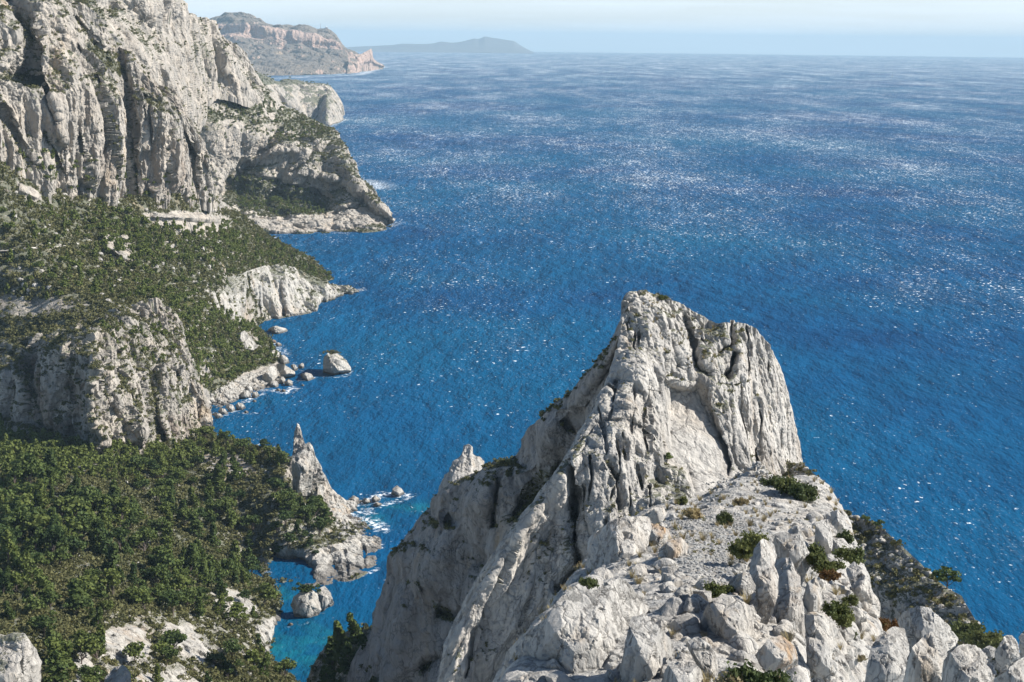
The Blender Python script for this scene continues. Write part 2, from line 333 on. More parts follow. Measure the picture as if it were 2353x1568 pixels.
def build_sea():
    nr, na = 760, 620
    rr = np.concatenate([np.geomspace(300, 1500, 420, endpoint=False), np.geomspace(1500, 62000, nr - 420)])
    a = np.linspace(R(-33), R(40), na)
    X = rr[:, None] * np.sin(a); Y = rr[:, None] * np.cos(a); Z = -(X ** 2 + Y ** 2) / (2 * RE)
    P = np.stack([X, Y, Z], -1).reshape(-1, 3); xy = P[:, :2]
    shore = np.zeros(len(P)); shal = np.zeros(len(P))
    for line, wd, s in FOAM:
        ln = wline(line); lo = ln.min(0) - 4 * wd; hi = ln.max(0) + 4 * wd
        m = ((xy > lo) & (xy < hi)).all(1)
        if m.any():
            d, _, _ = polydist(xy[m, 0], xy[m, 1], ln); shore[m] = np.maximum(shore[m], s * np.exp(-(d / wd) ** 1.4))
    for (c, rx, ry, s) in SHAL:
        p = atz(*c); q = ((xy - p[:2]) / [rx, ry]); wv = .25 * fbm(P / 25., 3, 77)
        shal = np.maximum(shal, s * np.exp(-(q ** 2).sum(1) * (1 + wv) + wv * .6))
    me = mesh_from("sea", P, gridfaces(nr, na)[:, ::-1], smooth=True)
    setattr_(me, 'shore', shore); setattr_(me, 'shallow', np.clip(shal, 0, 1.3))
    m, t, b = newmat("sea_water")
    g = N(t, "NewGeometry").outputs['Position']
    big = noise(t, g, .0016, 4, .6)
    stretch = N(t, "Mapping"); stretch.inputs['Scale'].default_value = (1, .42, 1); stretch.inputs['Rotation'].default_value = (0, 0, R(12)); t.links.new(g, stretch.inputs['Vector'])
    mid = noise(t, stretch.outputs[0], .018, 4, .6)
    dash = N(t, "Mapping"); dash.inputs['Scale'].default_value = (.60, .38, 1); dash.inputs['Rotation'].default_value = (0, 0, R(4)); t.links.new(g, dash.inputs['Vector'])
    capn = noise(t, dash.outputs[0], .46, 4, .60)
    cap2 = noise(t, stretch.outputs[0], .03, 5, .66)
    streak = N(t, "Mapping"); streak.inputs['Scale'].default_value = (1, .28, 1); streak.inputs['Rotation'].default_value = (0, 0, R(-6)); t.links.new(g, streak.inputs['Vector'])
    gust = noise(t, streak.outputs[0], .0045, 5, .62)
    lp = noise(t, g, .0035, 5, .6)
    dist = N(t, "VectorMath", operation='LENGTH'); t.links.new(g, dist.inputs[0]); dv = dist.outputs['Value']
    c = mixc(t, mrange(t, mid, .35, .65), (.0004, .026, .096), (.0008, .060, .168))
    c = mixc(t, mrange(t, big, .36, .62, .1, .85), c, (.001, .080, .166))
    sh = math_(t, 'MULTIPLY', N(t, "Attribute", attribute_name='shallow').outputs['Fac'], mrange(t, noise(t, g, .045, 4, .6), .36, .58, .45, 1.1))
    c = mixc(t, mrange(t, sh, .02, .55), c, (.002, .068, .135))
    c = mixc(t, mrange(t, sh, .45, 1.15), c, (.008, .15, .18))
    env = math_(t, 'ADD', mrange(t, dv, 500, 2400, -.085, .006), mrange(t, gust, .32, .68, -.05, .06))
    far = mrange(t, dv, 2500, 14000, 0, .06)  # more white far out: denser whitecaps, also painting in the sun glare
    thr = math_(t, 'ADD', math_(t, 'ADD', capn, env), math_(t, 'ADD', far, mrange(t, cap2, .35, .65, -.045, .045)))
    cap = mrange(t, thr, .610, .685)
    spk = mrange(t, math_(t, 'ADD', noise(t, dash.outputs[0], .9, 2, .5), env), .585, .70, 0, .20)  # sparkle: sun glitter painted into the colour as fine pale specks
    cap = math_(t, 'MAXIMUM', cap, spk)
    cap = math_(t, 'MAXIMUM', cap, mrange(t, math_(t, 'ADD', gust, math_(t, 'MULTIPLY', capn, .25)), .74, .95, 0, .14))
    so_ = N(t, "Attribute", attribute_name='shore').outputs['Fac']
    fn = noise(t, g, .35, 6, .7)
    foam = mrange(t, math_(t, 'MULTIPLY', so_, mrange(t, fn, .38, .66, .0, 1.1)), .30, .80)
    cap = math_(t, 'MAXIMUM', cap, foam)
    c = mixc(t, cap, c, (.78, .82, .84))
    t.links.new(c, b.inputs['Base Color']); b.inputs['Specular IOR Level'].default_value = 0; b.inputs['Roughness'].default_value = .9
    gl = N(t, "BsdfGlossy"); gl.inputs['Roughness'].default_value = .30; ms = N(t, "MixShader"); o_ = [n for n in t.nodes if n.type == 'OUTPUT_MATERIAL'][0]
    t.links.new(mrange(t, cap, 0, 1, .030, .0), ms.inputs[0]); t.links.new(b.outputs[0], ms.inputs[1]); t.links.new(gl.outputs[0], ms.inputs[2]); t.links.new(ms.outputs[0], o_.inputs['Surface'])
    h = math_(t, 'ADD', math_(t, 'MULTIPLY', noise(t, stretch.outputs[0], .07, 4, .55), 3.2), math_(t, 'MULTIPLY', noise(t, stretch.outputs[0], .5, 4, .62), .6))
    bp = N(t, "Bump"); bp.inputs['Strength'].default_value = 1; t.links.new(mrange(t, dv, 500, 1400, 1.0, 2.4), bp.inputs['Distance']); t.links.new(h, bp.inputs['Height']); t.links.new(bp.outputs[0], b.inputs['Normal']); t.links.new(bp.outputs[0], gl.inputs['Normal'])
    o = link("sea", me, [m]); o['kind'] = 'structure'; o['label'] = 'deep blue windy sea flecked with whitecaps and painted glints, turquoise in the near cove'
build_sea()
# ------------------------------------------------------------------ far land
def blend(top, bot, fr, yb=0.0):
    return [tuple(a + (b - a) * fr + (yb if k == 2 else 0) for k, (a, b) in enumerate(zip(t_, b_))) for t_, b_ in zip(top, bot)]
def setY(row, Y): return [(x, y, Y) for x, y in row]
isl = [(770, 110), (799, 107.6), (850, 106.5), (899, 105.7), (923, 102), (960, 101), (995, 99), (1012, 95), (1043, 97.5), (1067, 93.7), (1088, 88.4), (1100, 89), (1114, 84), (1129, 87), (1146, 89), (1168, 93), (1180, 94.4), (1192, 101.6), (1208, 111), (1226, 119.5)]
relief("island", [setY(isl, 36000), setY([(x, y * .5 + 60, ) for x, y in isl], 35300), setY([(x, 122.2) for x, y in isl], 34000)], 260, 24, M_isl,
       lambda P, px, py, n: 60 * fbm(P / 900., 4, 3), back=(0, 3000, -500), label='long low island fading into pale blue on the horizon')
ccol = [470, 524, 548, 576, 600, 616, 656, 716, 752, 768, 778, 796, 822]
cy0 = [54, 34, 31, 35, 42, 52, 57, 62, 65, 76, 90, 108, 126]
cb1 = [66, 52, 54, 60, 66, 70, 74, 82, 88, 94, 102, 116, 132]
cb2 = [86, 82, 84, 90, 92, 96, 102, 110, 116, 116, 120, 128, 140]
cm = [130, 132, 134, 136, 136, 136, 138, 136, 136, 138, 140, 146, 152]
cbt = [178, 178, 178, 178, 177, 176, 175, 173, 171.5, 171, 170, 169, 167]
cape = [setY(zip(ccol, cy0), 11500), setY(zip(ccol, cb1), 11150), setY(zip(ccol, cb2), 11080), setY(zip(ccol, cm), 10500), [w(x, y, -7) for x, y in zip(ccol, cbt)]]
cape[4] = [(x, y, min(Y, 10400)) for x, y, Y in cape[4]]
def d_cape(P, px, py, n):
    g1 = fbm(P / [260, 260, 1400], 4, 8); st = np.sin(P[:, 2] / 14. + 2 * fbm(P / 300., 3, 4)) * 5
    return 60 * g1 + rockdisp(P, 110, 34, 3.5, 21, 3) + st
relief("cape", cape, 300, 130, M_far, d_cape, back=(-200, 900, -380), seed=5, veg=.52, vegn=160, label='hazy banded sea cliff of the distant cape',
       stains=[([(560, 178), (600, 150), (700, 140), (760, 145), (780, 172)], 1, 8), ([(480, 130), (560, 120), (640, 130), (600, 170), (500, 160)], .7, 14)],
       vregions=[([(440, 30), (530, 20), (600, 40), (760, 60), (790, 100), (760, 92), (700, 78), (610, 66), (560, 50), (440, 64)], .9, 5), ([(600, 120), (700, 115), (800, 125), (830, 150), (790, 165), (700, 140), (640, 145)], .45, 8), ([(480, 50), (600, 64), (760, 88), (796, 122), (740, 112), (600, 94), (480, 84)], -.9, 3)])
relief("cape", [[(800, 126, 10600), (824, 126, 10750), (840, 119, 10950), (852, 112.5, 11200), (855, 119, 11300), (858, 137, 11450), (880, 151, 12000)],
                [(800, 146, 10450), (824, 146, 10600), (838, 142, 10800), (848, 142, 11000), (856, 142, 11200), (862, 146, 11400), (882, 152, 11950)],
                [w(798, 170, -7), w(824, 167, -7), w(832, 162, -7), w(842, 158, -7), w(856, 156, -7), w(866, 155, -7), w(884, 153, -7)]], 90, 45, M_far,
       lambda P, px, py, n: rockdisp(P, 70, 18, 2, 31, 3), back=(0, 120, -200), veg=.7, vegn=100, label='pointed rock beak at the tip of the distant cape', key="beak")
# vertical white cliff behind the headland
t_ = [(560, 165, 4150), (600, 170, 4200), (632, 184, 4250), (656, 184, 4300), (704, 188, 4380), (735, 191, 4420), (752, 194, 4440), (764, 204, 4450), (776, 220, 4455), (785, 240, 4450), (788, 262, 4440)]
b_ = [(560, 330, 3900), (600, 330, 3950), (632, 325, 4000), (656, 320, 4060), (700, 306, 4120), (730, 298, 4150), w(748, 290, -1), w(762, 287, -1), w(775, 283, -1), w(784, 280, -1), w(789, 275, -1)]
relief("sea_cliff", [t_, blend(t_, b_, .1, -60), blend(t_, b_, .5, -60), b_], 190, 110, M_cliff,
       lambda P, px, py, n: rockdisp(P, 38, 13, 6, 41, 3), back=(-100, 300, -180), veg=.78, vegn=40, seed=6, label='sheer fluted white cliff standing in the sea below the far cape',
       vregions=[([(560, 160), (620, 168), (760, 190), (760, 196), (650, 190), (600, 200), (560, 200)], .9, 3)])
# ------------------------------------------------------------------ tall cliffs on the far side of the cove
top = [(100, -80, 1400), (300, -60, 1450), (405, -8, 1620), (440, 28, 1750), (490, 52, 1930), (522, 85, 1965), (548, 108, 1985), (575, 150, 2000), (598, 182, 2015), (614, 204, 2025)]
bot = [(100, 200, 1230), (240, 250, 1260), (330, 300, 1300), (400, 330, 1420), (440, 320, 1640), (480, 222, 1835), (515, 218, 1880), (550, 232, 1915), (590, 242, 1950), (618, 250, 1985)]
def d_A2(P, px, py, n): return rockdisp(P, 42, 14, 2.6, 51, 4, tilt=.25) + 6 * fbm(P / 70., 3, 52)
relief("cliff", [top, blend(top, bot, .33, -25), blend(top, bot, .66, -20), bot], 380, 300, M_cliff, d_A2, back=(-100, 200, -200), veg=.70, vegn=22, seed=7, key="A2",
       label='upper tier of pale grey limestone cliff against the sky', carve=[([(300, 0), (330, 60), (390, 120), (430, 200)], 22, 30, 'v'), ([(430, 60), (480, 120), (520, 190)], 10, 16, 'v'), ([(250, -20), (300, 60), (360, 70), (420, 30)], 30, 40, 'v'), ([(500, 70), (540, 130), (580, 210)], 8, 12, 'v')],
       vregions=[([(440, 90), (520, 100), (500, 130), (440, 120)], .4, 12)])
ctop = [(-70, -60, 1000), (60, -60, 1020), (190, 16, 1050), (262, 96, 1075), (330, 150, 1100), (395, 205, 1125), (440, 262, 1145), (478, 350, 1160)]
cmid = [(-70, 190, 900), (60, 210, 935), (165, 240, 975), (262, 265, 1020), (340, 285, 1060), (405, 310, 1100), (445, 350, 1125), (483, 405, 1152)]
cbot = [(-70, 345, 888), (60, 425, 933), (160, 465, 983), (255, 470, 1028), (335, 462, 1070), (405, 460, 1110), (448, 460, 1136), (490, 465, 1162)]
cq = blend(ctop, cmid, .5, -16); cq2 = blend(cmid, cbot, .5, -3)
def d_A1(P, px, py, n):
    s = ss(py, 120, 260)
    return rockdisp(P, 26, 11, 2.4, 61, 4) * (1 - .5 * s) + s * rockdisp(P, 19, 10.5, 8.5, 62, 4) + 5 * fbm(P / 60., 3, 63)
relief("cliff", [ctop, cq, cmid, cq2, cbot], 520, 480, M_cliff, d_A1, back=(-120, 160, -200), veg=.66, vegn=18, seed=8, key="A1",
       label='tall sunlit limestone cliff of vertical pillars above the wooded slope',
       carve=[([(244, 40), (275, 120), (296, 224), (306, 290), (306, 350), (318, 420), (322, 455)], 12, 34, 'v-'), ([(30, 20), (66, 70), (80, 110), (74, 150), (20, 175)], 15, 26, 'v'), ([(0, 168), (60, 176), (104, 190)], 8, 18, 'v'),
              ([(160, 76), (188, 116), (224, 160), (240, 224), (248, 304), (260, 400), (272, 455)], 8, 15, 'l'), ([(100, 188), (116, 248), (132, 288)], 6, 10, 'v'), ([(0, 240), (30, 300), (60, 360), (84, 400)], 10, 14, 'v'),
              ([(104, 300), (132, 360), (162, 430)], 9, 18, 'l'), ([(340, 215), (344, 300), (346, 400), (350, 455)], 5, 7, 'v'), ([(405, 235), (420, 290), (452, 360), (458, 458)], 7, 12, 'l'), ([(376, 330), (384, 400), (392, 458)], 5, 6, 'v'),
              ([(180, 290), (196, 360), (210, 450)], 10, 9, 'l'), ([(466, 330), (474, 400), (474, 460)], 5, 7, 'v'), ([(160, 30), (190, 70), (230, 110), (275, 130)], 8, 14, 'v'), ([(0, 95), (60, 110), (95, 60)], 8, 10, 'v'),
              ([(200, 110), (240, 130), (280, 175)], 6, 12, 'v'), ([(320, 215), (370, 240), (400, 235)], 5, 8, 'v'), ([(80, 20), (100, 100), (96, 180)], 16, -16, 'v'), ([(140, 200), (150, 300), (190, 430)], 30, -12, 'v'), ([(380, 240), (400, 350), (420, 450)], 26, -10, 'v')],
       stains=[([(90, 90), (160, 80), (200, 160), (210, 330), (150, 250), (95, 180)], .42, 14), ([(320, 330), (400, 320), (440, 400), (450, 460), (320, 460)], .5, 16), ([(310, 150), (400, 200), (420, 260), (340, 240)], .45, 14), ([(200, 330), (270, 350), (280, 440), (220, 440)], .4, 14)],
       vregions=[([(50, 15), (80, 60), (90, 110), (60, 110), (40, 50)], .5, 8), ([(0, 165), (105, 180), (105, 195), (60, 190), (0, 180)], .6, 5), ([(200, 100), (260, 130), (285, 165), (270, 170), (215, 130)], .75, 6), ([(320, 200), (380, 235), (370, 245), (320, 222)], .6, 5), ([(60, 165), (100, 190), (110, 270), (90, 260)], .3, 6)])
# headland beyond (scree, scrub and cliffs falling to the sea)
bt = [(425, 165, 1900), (500, 178, 1930), (560, 198, 1960), (610, 202, 1990), (650, 240, 2010), (700, 266, 2030), (742, 285, 2030), (782, 308, 2015), (806, 362, 1975), (836, 412, 1955), (862, 445, 1935), (890, 478, 1915), (904, 506, 1900)]
bb = [(425, 490, 1740), (480, 500, 1755), (530, 515, 1770), (580, 528, 1785), w(635, 536), w(690, 537), w(740, 537), w(795, 536), w(835, 535), w(862, 533), w(880, 530), w(896, 524), w(906, 516)]
def d_B(P, px, py, n):
    s = np.clip(.35 + softpoly(px, py, [(480, 330), (620, 320), (800, 300), (920, 520), (700, 560), (600, 540), (480, 480)], 20), 0, 1)
    return rockdisp(P, 30, 11, 1.8, 71, 4, tilt=-.5) * s + 4 * fbm(P / 30., 4, 72)
relief("headland", [bt, blend(bt, bb, .3, -25), blend(bt, bb, .55, 25), blend(bt, bb, .8, 30), bb], 430, 330, M_cliff, d_B, back=(20, 160, -130), veg=.60, vegn=24, seed=9, key="B", label='rocky headland of scree and scrub running down to a white sea cliff',
       carve=[([(640, 300), (600, 345), (560, 385), (520, 420), (505, 470)], 12, 22, 'v-'), ([(560, 395), (620, 415), (690, 430), (760, 455)], 9, 22, 'c'), ([(530, 440), (620, 455), (700, 462), (740, 470)], 26, 30, 'v-'), ([(730, 330), (700, 370), (660, 395)], 8, 16, 'r'), ([(600, 300), (660, 310), (740, 310)], 8, 10, 'v'), ([(560, 500), (640, 508), (740, 500), (840, 470)], 5, 9, 'v'), ([(740, 380), (790, 400), (860, 440)], 8, 10, 'v'), ([(680, 395), (740, 405), (800, 420)], 14, -12, 'v'), ([(560, 380), (640, 345), (720, 340)], 14, -12, 'v')],
       vregions=[([(518, 405), (570, 400), (640, 430), (700, 440), (760, 455), (745, 490), (640, 492), (560, 480), (525, 450)], .95, 5), ([(520, 400), (580, 385), (660, 350), (720, 330), (700, 355), (600, 395)], .8, 5), ([(450, 215), (520, 225), (620, 270), (600, 310), (520, 300), (460, 300)], .5, 18), ([(640, 250), (740, 285), (780, 330), (700, 320), (620, 290)], .6, 10), ([(740, 340), (800, 370), (860, 450), (880, 480), (800, 470), (720, 400)], .25, 10),
                 ([(560, 498), (700, 500), (880, 470), (905, 500), (906, 520), (640, 540), (590, 525)], -.9, 3), ([(600, 385), (700, 375), (800, 400), (850, 440), (760, 440), (680, 425)], -.5, 6), ([(480, 330), (560, 330), (540, 380), (500, 400), (480, 380)], -.6, 6), ([(570, 355), (640, 330), (720, 345), (680, 372), (600, 380)], -.6, 5), ([(445, 205), (500, 200), (560, 290), (540, 330), (500, 260)], -.35, 8)],
       stains=[([(640, 440), (700, 425), (760, 445), (700, 455)], .6, 6), ([(640, 526), (900, 520), (900, 540), (640, 545)], .5, 3)])
# wooded slope under the cliffs
c0 = [(-70, 338, 895), (60, 415, 930), (160, 452, 980), (258, 458, 1025), (340, 450, 1070), (410, 448, 1110), (495, 452, 1190), (535, 480, 1300), (590, 518, 1370), (642, 555, 1410), (702, 585, 1440), (738, 612, 1445), (768, 641, 1440)]
c1 = [(-70, 470, 870), (50, 510, 885), (150, 540, 920), (240, 555, 960), (325, 560, 1005), (400, 560, 1055), (460, 560, 1110), (520, 572, 1180), (570, 600, 1240), (612, 622, 1290), (655, 640, 1340), (700, 650, 1375), (745, 652, 1410)]
c2 = [(-70, 600, 860), (50, 620, 850), (140, 640, 850), (220, 650, 880), (295, 650, 920), (355, 652, 960), (405, 665, 990), (455, 685, 1025), (495, 705, 1065), (525, 722, 1105), (550, 735, 1150), (575, 742, 1190), w(595, 748)]
c3 = [(-70, 700, 840), (60, 700, 825), (150, 700, 815), (230, 695, 820), (295, 690, 840), (365, 700, 862), (410, 750, 885), (450, 785, 925), (490, 800, 965), (530, 790, 1015), (565, 775, 1070), (598, 765, 1125), w(622, 782)]
c4 = [(-70, 805, 808), (60, 803, 780), (150, 792, 758), (220, 800, 748), (300, 735, 806), (370, 730, 835), (405, 800, 850), (440, 875, 875), w(475, 950), w(520, 930), w(570, 905), w(640, 885), w(662, 852)]
def d_C(P, px, py, n): return 5.5 * fbm(P / 45., 5, 82, .55) + 2.2 * rockdisp(P, 14, 1, 1.2, 83, 2)
relief("hillside", [c0, c1, c2, c3, c4], 520, 420, M_cliff, d_C, back=(0, 60, -100), veg=.19, vegn=13, seed=10, key="C", label='wooded slope of pines and scrub below the tall cliffs',
       carve=[([(230, 535), (250, 560), (290, 600)], 10, -9, 'v'), ([(240, 565), (300, 590)], 8, -8, 'v'), ([(340, 495), (430, 500), (515, 505)], 9, -12, 'c'), ([(380, 560), (430, 640), (500, 700)], 16, 8, 'v'), ([(400, 740), (440, 800), (470, 880), (480, 930)], 18, 12, 'v-'), ([(40, 430), (90, 455)], 9, -10, 'v'), ([(440, 700), (500, 780), (560, 830)], 20, 7, 'v')],
       vregions=[([(330, 488), (420, 485), (520, 498), (525, 530), (430, 535), (335, 510)], -.9, 4), ([(235, 540), (290, 540), (308, 600), (290, 608), (240, 570)], -.9, 4), ([(0, 672), (120, 685), (230, 700), (180, 725), (60, 730), (0, 740)], -.5, 14), ([(35, 420), (85, 440), (100, 465), (50, 452)], -.7, 5), ([(520, 715), (560, 700), (590, 750), (600, 800), (560, 790)], -.5, 8), ([(470, 960), (500, 900), (560, 860), (640, 830), (680, 860), (600, 920)], -.95, 8), ([(540, 520), (600, 540), (700, 600), (640, 600)], -.25, 12), ([(430, 700), (470, 720), (500, 790), (460, 800)], -.35, 8)],
       stains=[([(290, 600), (340, 640), (420, 720), (500, 780), (440, 800), (380, 720), (280, 640)], .75, 10), ([(440, 640), (560, 660), (580, 740), (500, 740)], .4, 12), ([(0, 680), (200, 680), (200, 720), (0, 730)], .35, 10)])
# low white sea cliffs at the foot of the slope
ht = [(470, 648, 1080), (520, 640, 1130), (570, 622, 1212), (620, 609, 1262), (660, 611, 1290), (700, 628, 1320), (742, 645, 1350), (782, 655, 1372), (812, 663, 1385), (826, 668, 1388)]
hb = [(505, 735, 1060), (540, 740, 1112), w(572, 742), w(612, 738), w(650, 731), w(690, 724), w(719, 717), w(730, 702), w(775, 684), w(827, 671)]
relief("headland", [ht, blend(ht, hb, .28, -14), blend(ht, hb, .7, -6), hb], 300, 110, M_shore, lambda P, px, py, n: rockdisp(P, 15, 6, 4, 91, 4) + 2 * fbm(P / 30., 3, 92), back=(-20, 60, -60), veg=.72, vegn=14, seed=11, key="C2", label='low white sea cliffs at the tip of the wooded slope',
       carve=[([(572, 640), (574, 690), (574, 738)], 7, 14, 'l-'), ([(640, 640), (650, 700), (652, 732)], 6, 5, 'v'), ([(590, 650), (596, 735)], 4, 4, 'v'), ([(700, 650), (715, 690), (720, 712)], 5, 6, 'r')],
       vregions=[([(470, 640), (560, 625), (600, 630), (540, 680), (480, 680)], .5, 10), ([(660, 600), (740, 640), (790, 652), (740, 662), (690, 640)], .7, 5)], stains=[([(565, 700), (720, 710), (730, 725), (570, 750)], .4, 4)])
# cliff with the brown overhang, left middle
dt = [(-70, 772, 805), (40, 778, 778), (100, 760, 760), (170, 752, 745), (215, 760, 740), (248, 715, 778), (300, 697, 800), (370, 694, 825), (400, 722, 838), (428, 788, 840), (450, 850, 838), (468, 925, 840)]
dm = [(-70, 860, 780), (40, 860, 748), (100, 860, 738), (170, 862, 716), (215, 862, 700), (255, 835, 728), (300, 835, 752), (350, 830, 778), (388, 840, 800), (420, 875, 812), (444, 905, 825), (466, 945, 835)]
db = [(-70, 990, 772), (40, 995, 738), (100, 1005, 722), (170, 1025, 703), (215, 1040, 686), (260, 1048, 700), (300, 1052, 715), (350, 1050, 735), (390, 1040, 758), (420, 1020, 785), (446, 1000, 812), (472, 972, 838)]
relief("cliff", [dt, blend(dt, dm, .5, -6), dm, blend(dm, db, .5, 2), db], 480, 300, M_cliff, lambda P, px, py, n: rockdisp(P, 19, 9.0, 2.2, 101, 5) + 3 * fbm(P / 35., 3, 102), back=(0, 45, -50), veg=.60, vegn=10, seed=12, key="D", label='grey cliff with dark brown stained overhang facing the wooded valley',
       carve=[([(235, 840), (280, 920), (330, 1010)], 34, -16, 'v'), ([(300, 880), (306, 940), (300, 1010)], 12, 9, 'l'), ([(200, 860), (212, 950), (262, 1030)], 24, -12, 'v'), ([(270, 760), (262, 830), (280, 900)], 12, 9, 'v'), ([(70, 800), (76, 860), (90, 930), (100, 980)], 22, 20, 'v-'), ([(150, 800), (160, 870), (170, 950)], 10, 7, 'l'), ([(228, 800), (232, 860), (240, 920)], 10, 14, 'r'), ([(340, 860), (346, 910), (352, 960), (372, 1020)], 13, 22, 'v-'), ([(180, 850), (186, 930), (176, 980)], 8, 6, 'v'), ([(30, 800), (30, 900), (40, 960)], 8, 6, 'v'), ([(300, 740), (330, 800), (380, 830), (420, 880)], 10, 7, 'v'), ([(390, 880), (400, 960), (410, 1010)], 8, 6, 'v'), ([(0, 955), (100, 985), (200, 1020)], 12, 6, 'v')],
       stains=[([(40, 830), (90, 820), (120, 900), (125, 960), (200, 990), (260, 1020), (120, 1000), (70, 960)], 1.0, 12), ([(150, 870), (190, 860), (210, 960), (150, 960)], .8, 12), ([(300, 697), (370, 695), (400, 740), (340, 735)], .5, 8), ([(380, 960), (470, 940), (460, 1000), (390, 1010)], .45, 10), ([(220, 1000), (330, 1000), (330, 1050), (220, 1045)], .6, 10)],
       vregions=[([(215, 740), (330, 735), (400, 760), (430, 820), (360, 860), (250, 800)], .35, 14), ([(330, 840), (370, 860), (370, 980), (350, 1000), (335, 920)], .5, 6), ([(90, 750), (220, 745), (225, 800), (150, 790)], .2, 10)])
# forested valley
e0 = [(-70, 985, 775), (60, 992, 745), (150, 1010, 716), (250, 1030, 702), (330, 1035, 740), (400, 1015, 780), (450, 990, 825), (505, 1003, 790), (560, 1020, 765), (612, 1031, 745), (660, 1044, 728)]
e1 = [(-70, 1095, 615), (60, 1105, 612), (150, 1112, 620), (240, 1120, 640), (310, 1120, 660), (370, 1112, 680), (425, 1100, 700), (485, 1098, 712), (545, 1110, 702), (595, 1130, 688), (642, 1160, 672)]
e2 = [(-70, 1230, 520), (60, 1240, 520), (150, 1250, 530), (240, 1250, 550), (310, 1250, 570), (370, 1250, 588), (425, 1252, 605), (485, 1262, 620), (532, 1282, 632), (572, 1300, 640), w(608, 1318)]
e3 = [(-70, 1360, 435), (60, 1370, 438), (150, 1380, 448), (240, 1380, 465), (310, 1380, 480), (370, 1378, 500), (425, 1376, 520), (485, 1368, 545), (545, 1355, 578), (592, 1347, 605), w(628, 1342)]
e4 = [(-70, 1480, 375), (60, 1480, 380), (150, 1480, 393), (240, 1480, 410), (310, 1478, 428), (370, 1476, 445), (430, 1474, 466), (490, 1465, 492), (552, 1452, 524), (602, 1440, 550), w(645, 1422)]
e5 = [(-70, 1620, 308), (60, 1620, 314), (150, 1620, 328), (240, 1618, 348), (310, 1615, 365), (380, 1605, 388), (440, 1590, 412), (500, 1570, 440), (550, 1545, 474), (590, 1520, 510), w(617, 1502)]
e6 = [(-70, 1760, 258), (60, 1760, 262), (150, 1755, 273), (240, 1750, 290), (310, 1740, 306), (380, 1730, 326), (440, 1705, 352), (500, 1680, 384), (560, 1655, 418), (625, 1625, 465), w(700, 1590)]
def d_E(P, px, py, n):
    s = softpoly(px, py, [(180, 1480), (260, 1430), (480, 1440), (560, 1350), (660, 1400), (660, 1520), (560, 1568), (200, 1568)], 25)
    return 4.5 * fbm(P / 40., 5, 112, .52) + rockdisp(P, 9, 3.2, 1.3, 113, 3, tilt=.5) * (.25 + .9 * s)
relief("valley_slope", [e0, e1, e2, e3, e4, e5, e6], 520, 480, M_shore, d_E, back=(-10, 40, -40), veg=.30, vegn=9, seed=13, key="E", label='near valley side carpeted with pines above the cove',
       carve=[([(560, 1440), (600, 1480), (615, 1500)], 14, -3, 'v'), ([(235, 1440), (290, 1480), (330, 1520)], 14, -4, 'v')],
       vregions=[([(235, 1450), (330, 1440), (350, 1480), (330, 1520), (240, 1510)], -.8, 10), ([(380, 1440), (440, 1430), (480, 1490), (470, 1530), (400, 1490)], -.8, 10), ([(480, 1350), (560, 1360), (600, 1410), (560, 1420), (490, 1390)], -.6, 10), ([(590, 1440), (650, 1410), (650, 1500), (600, 1510)], -.9, 6), ([(300, 1560), (440, 1540), (520, 1590), (380, 1620)], -.5, 12), ([(200, 1400), (480, 1400), (640, 1420), (660, 1560), (160, 1600)], -.42, 25), ([(60, 1540), (200, 1500), (240, 1600), (80, 1620)], -.3, 15), ([(500, 1210), (600, 1220), (620, 1290), (540, 1280)], -.4, 12), ([(130, 1030), (220, 1040), (225, 1085), (140, 1075)], -.5, 8), ([(440, 1030), (560, 1040), (600, 1090), (480, 1110)], -.55, 12), ([(560, 1280), (620, 1290), (625, 1330), (580, 1330)], -.5, 8)],
       stains=[([(380, 1020), (600, 1030), (660, 1100), (600, 1180), (440, 1130)], .8, 20), ([(200, 1400), (330, 1400), (420, 1450), (300, 1470)], .5, 15), ([(540, 1220), (640, 1240), (620, 1330), (560, 1320)], .6, 12)])
f0 = [(640, 1048, 735), (680, 1090, 725), (735, 1130, 718), (775, 1145, 716), (803, 1150, 722), (835, 1152, 735)]
f1 = [(622, 1165, 670), (675, 1185, 668), (725, 1195, 674), (765, 1203, 682), (795, 1192, 700), (812, 1178, 716)]
f2 = [(600, 1265, 648), (660, 1262, 646), (715, 1245, 650), (770, 1228, 664), (820, 1218, 686), (862, 1222, 692)]
f3 = [w(600, 1318), (670, 1312, 636), (720, 1275, 642), (780, 1252, 652), (830, 1238, 668), w(876, 1250)]
f4 = [w(610, 1330), w(686, 1347), w(740, 1348), w(792, 1342), w(832, 1322), w(874, 1302)]
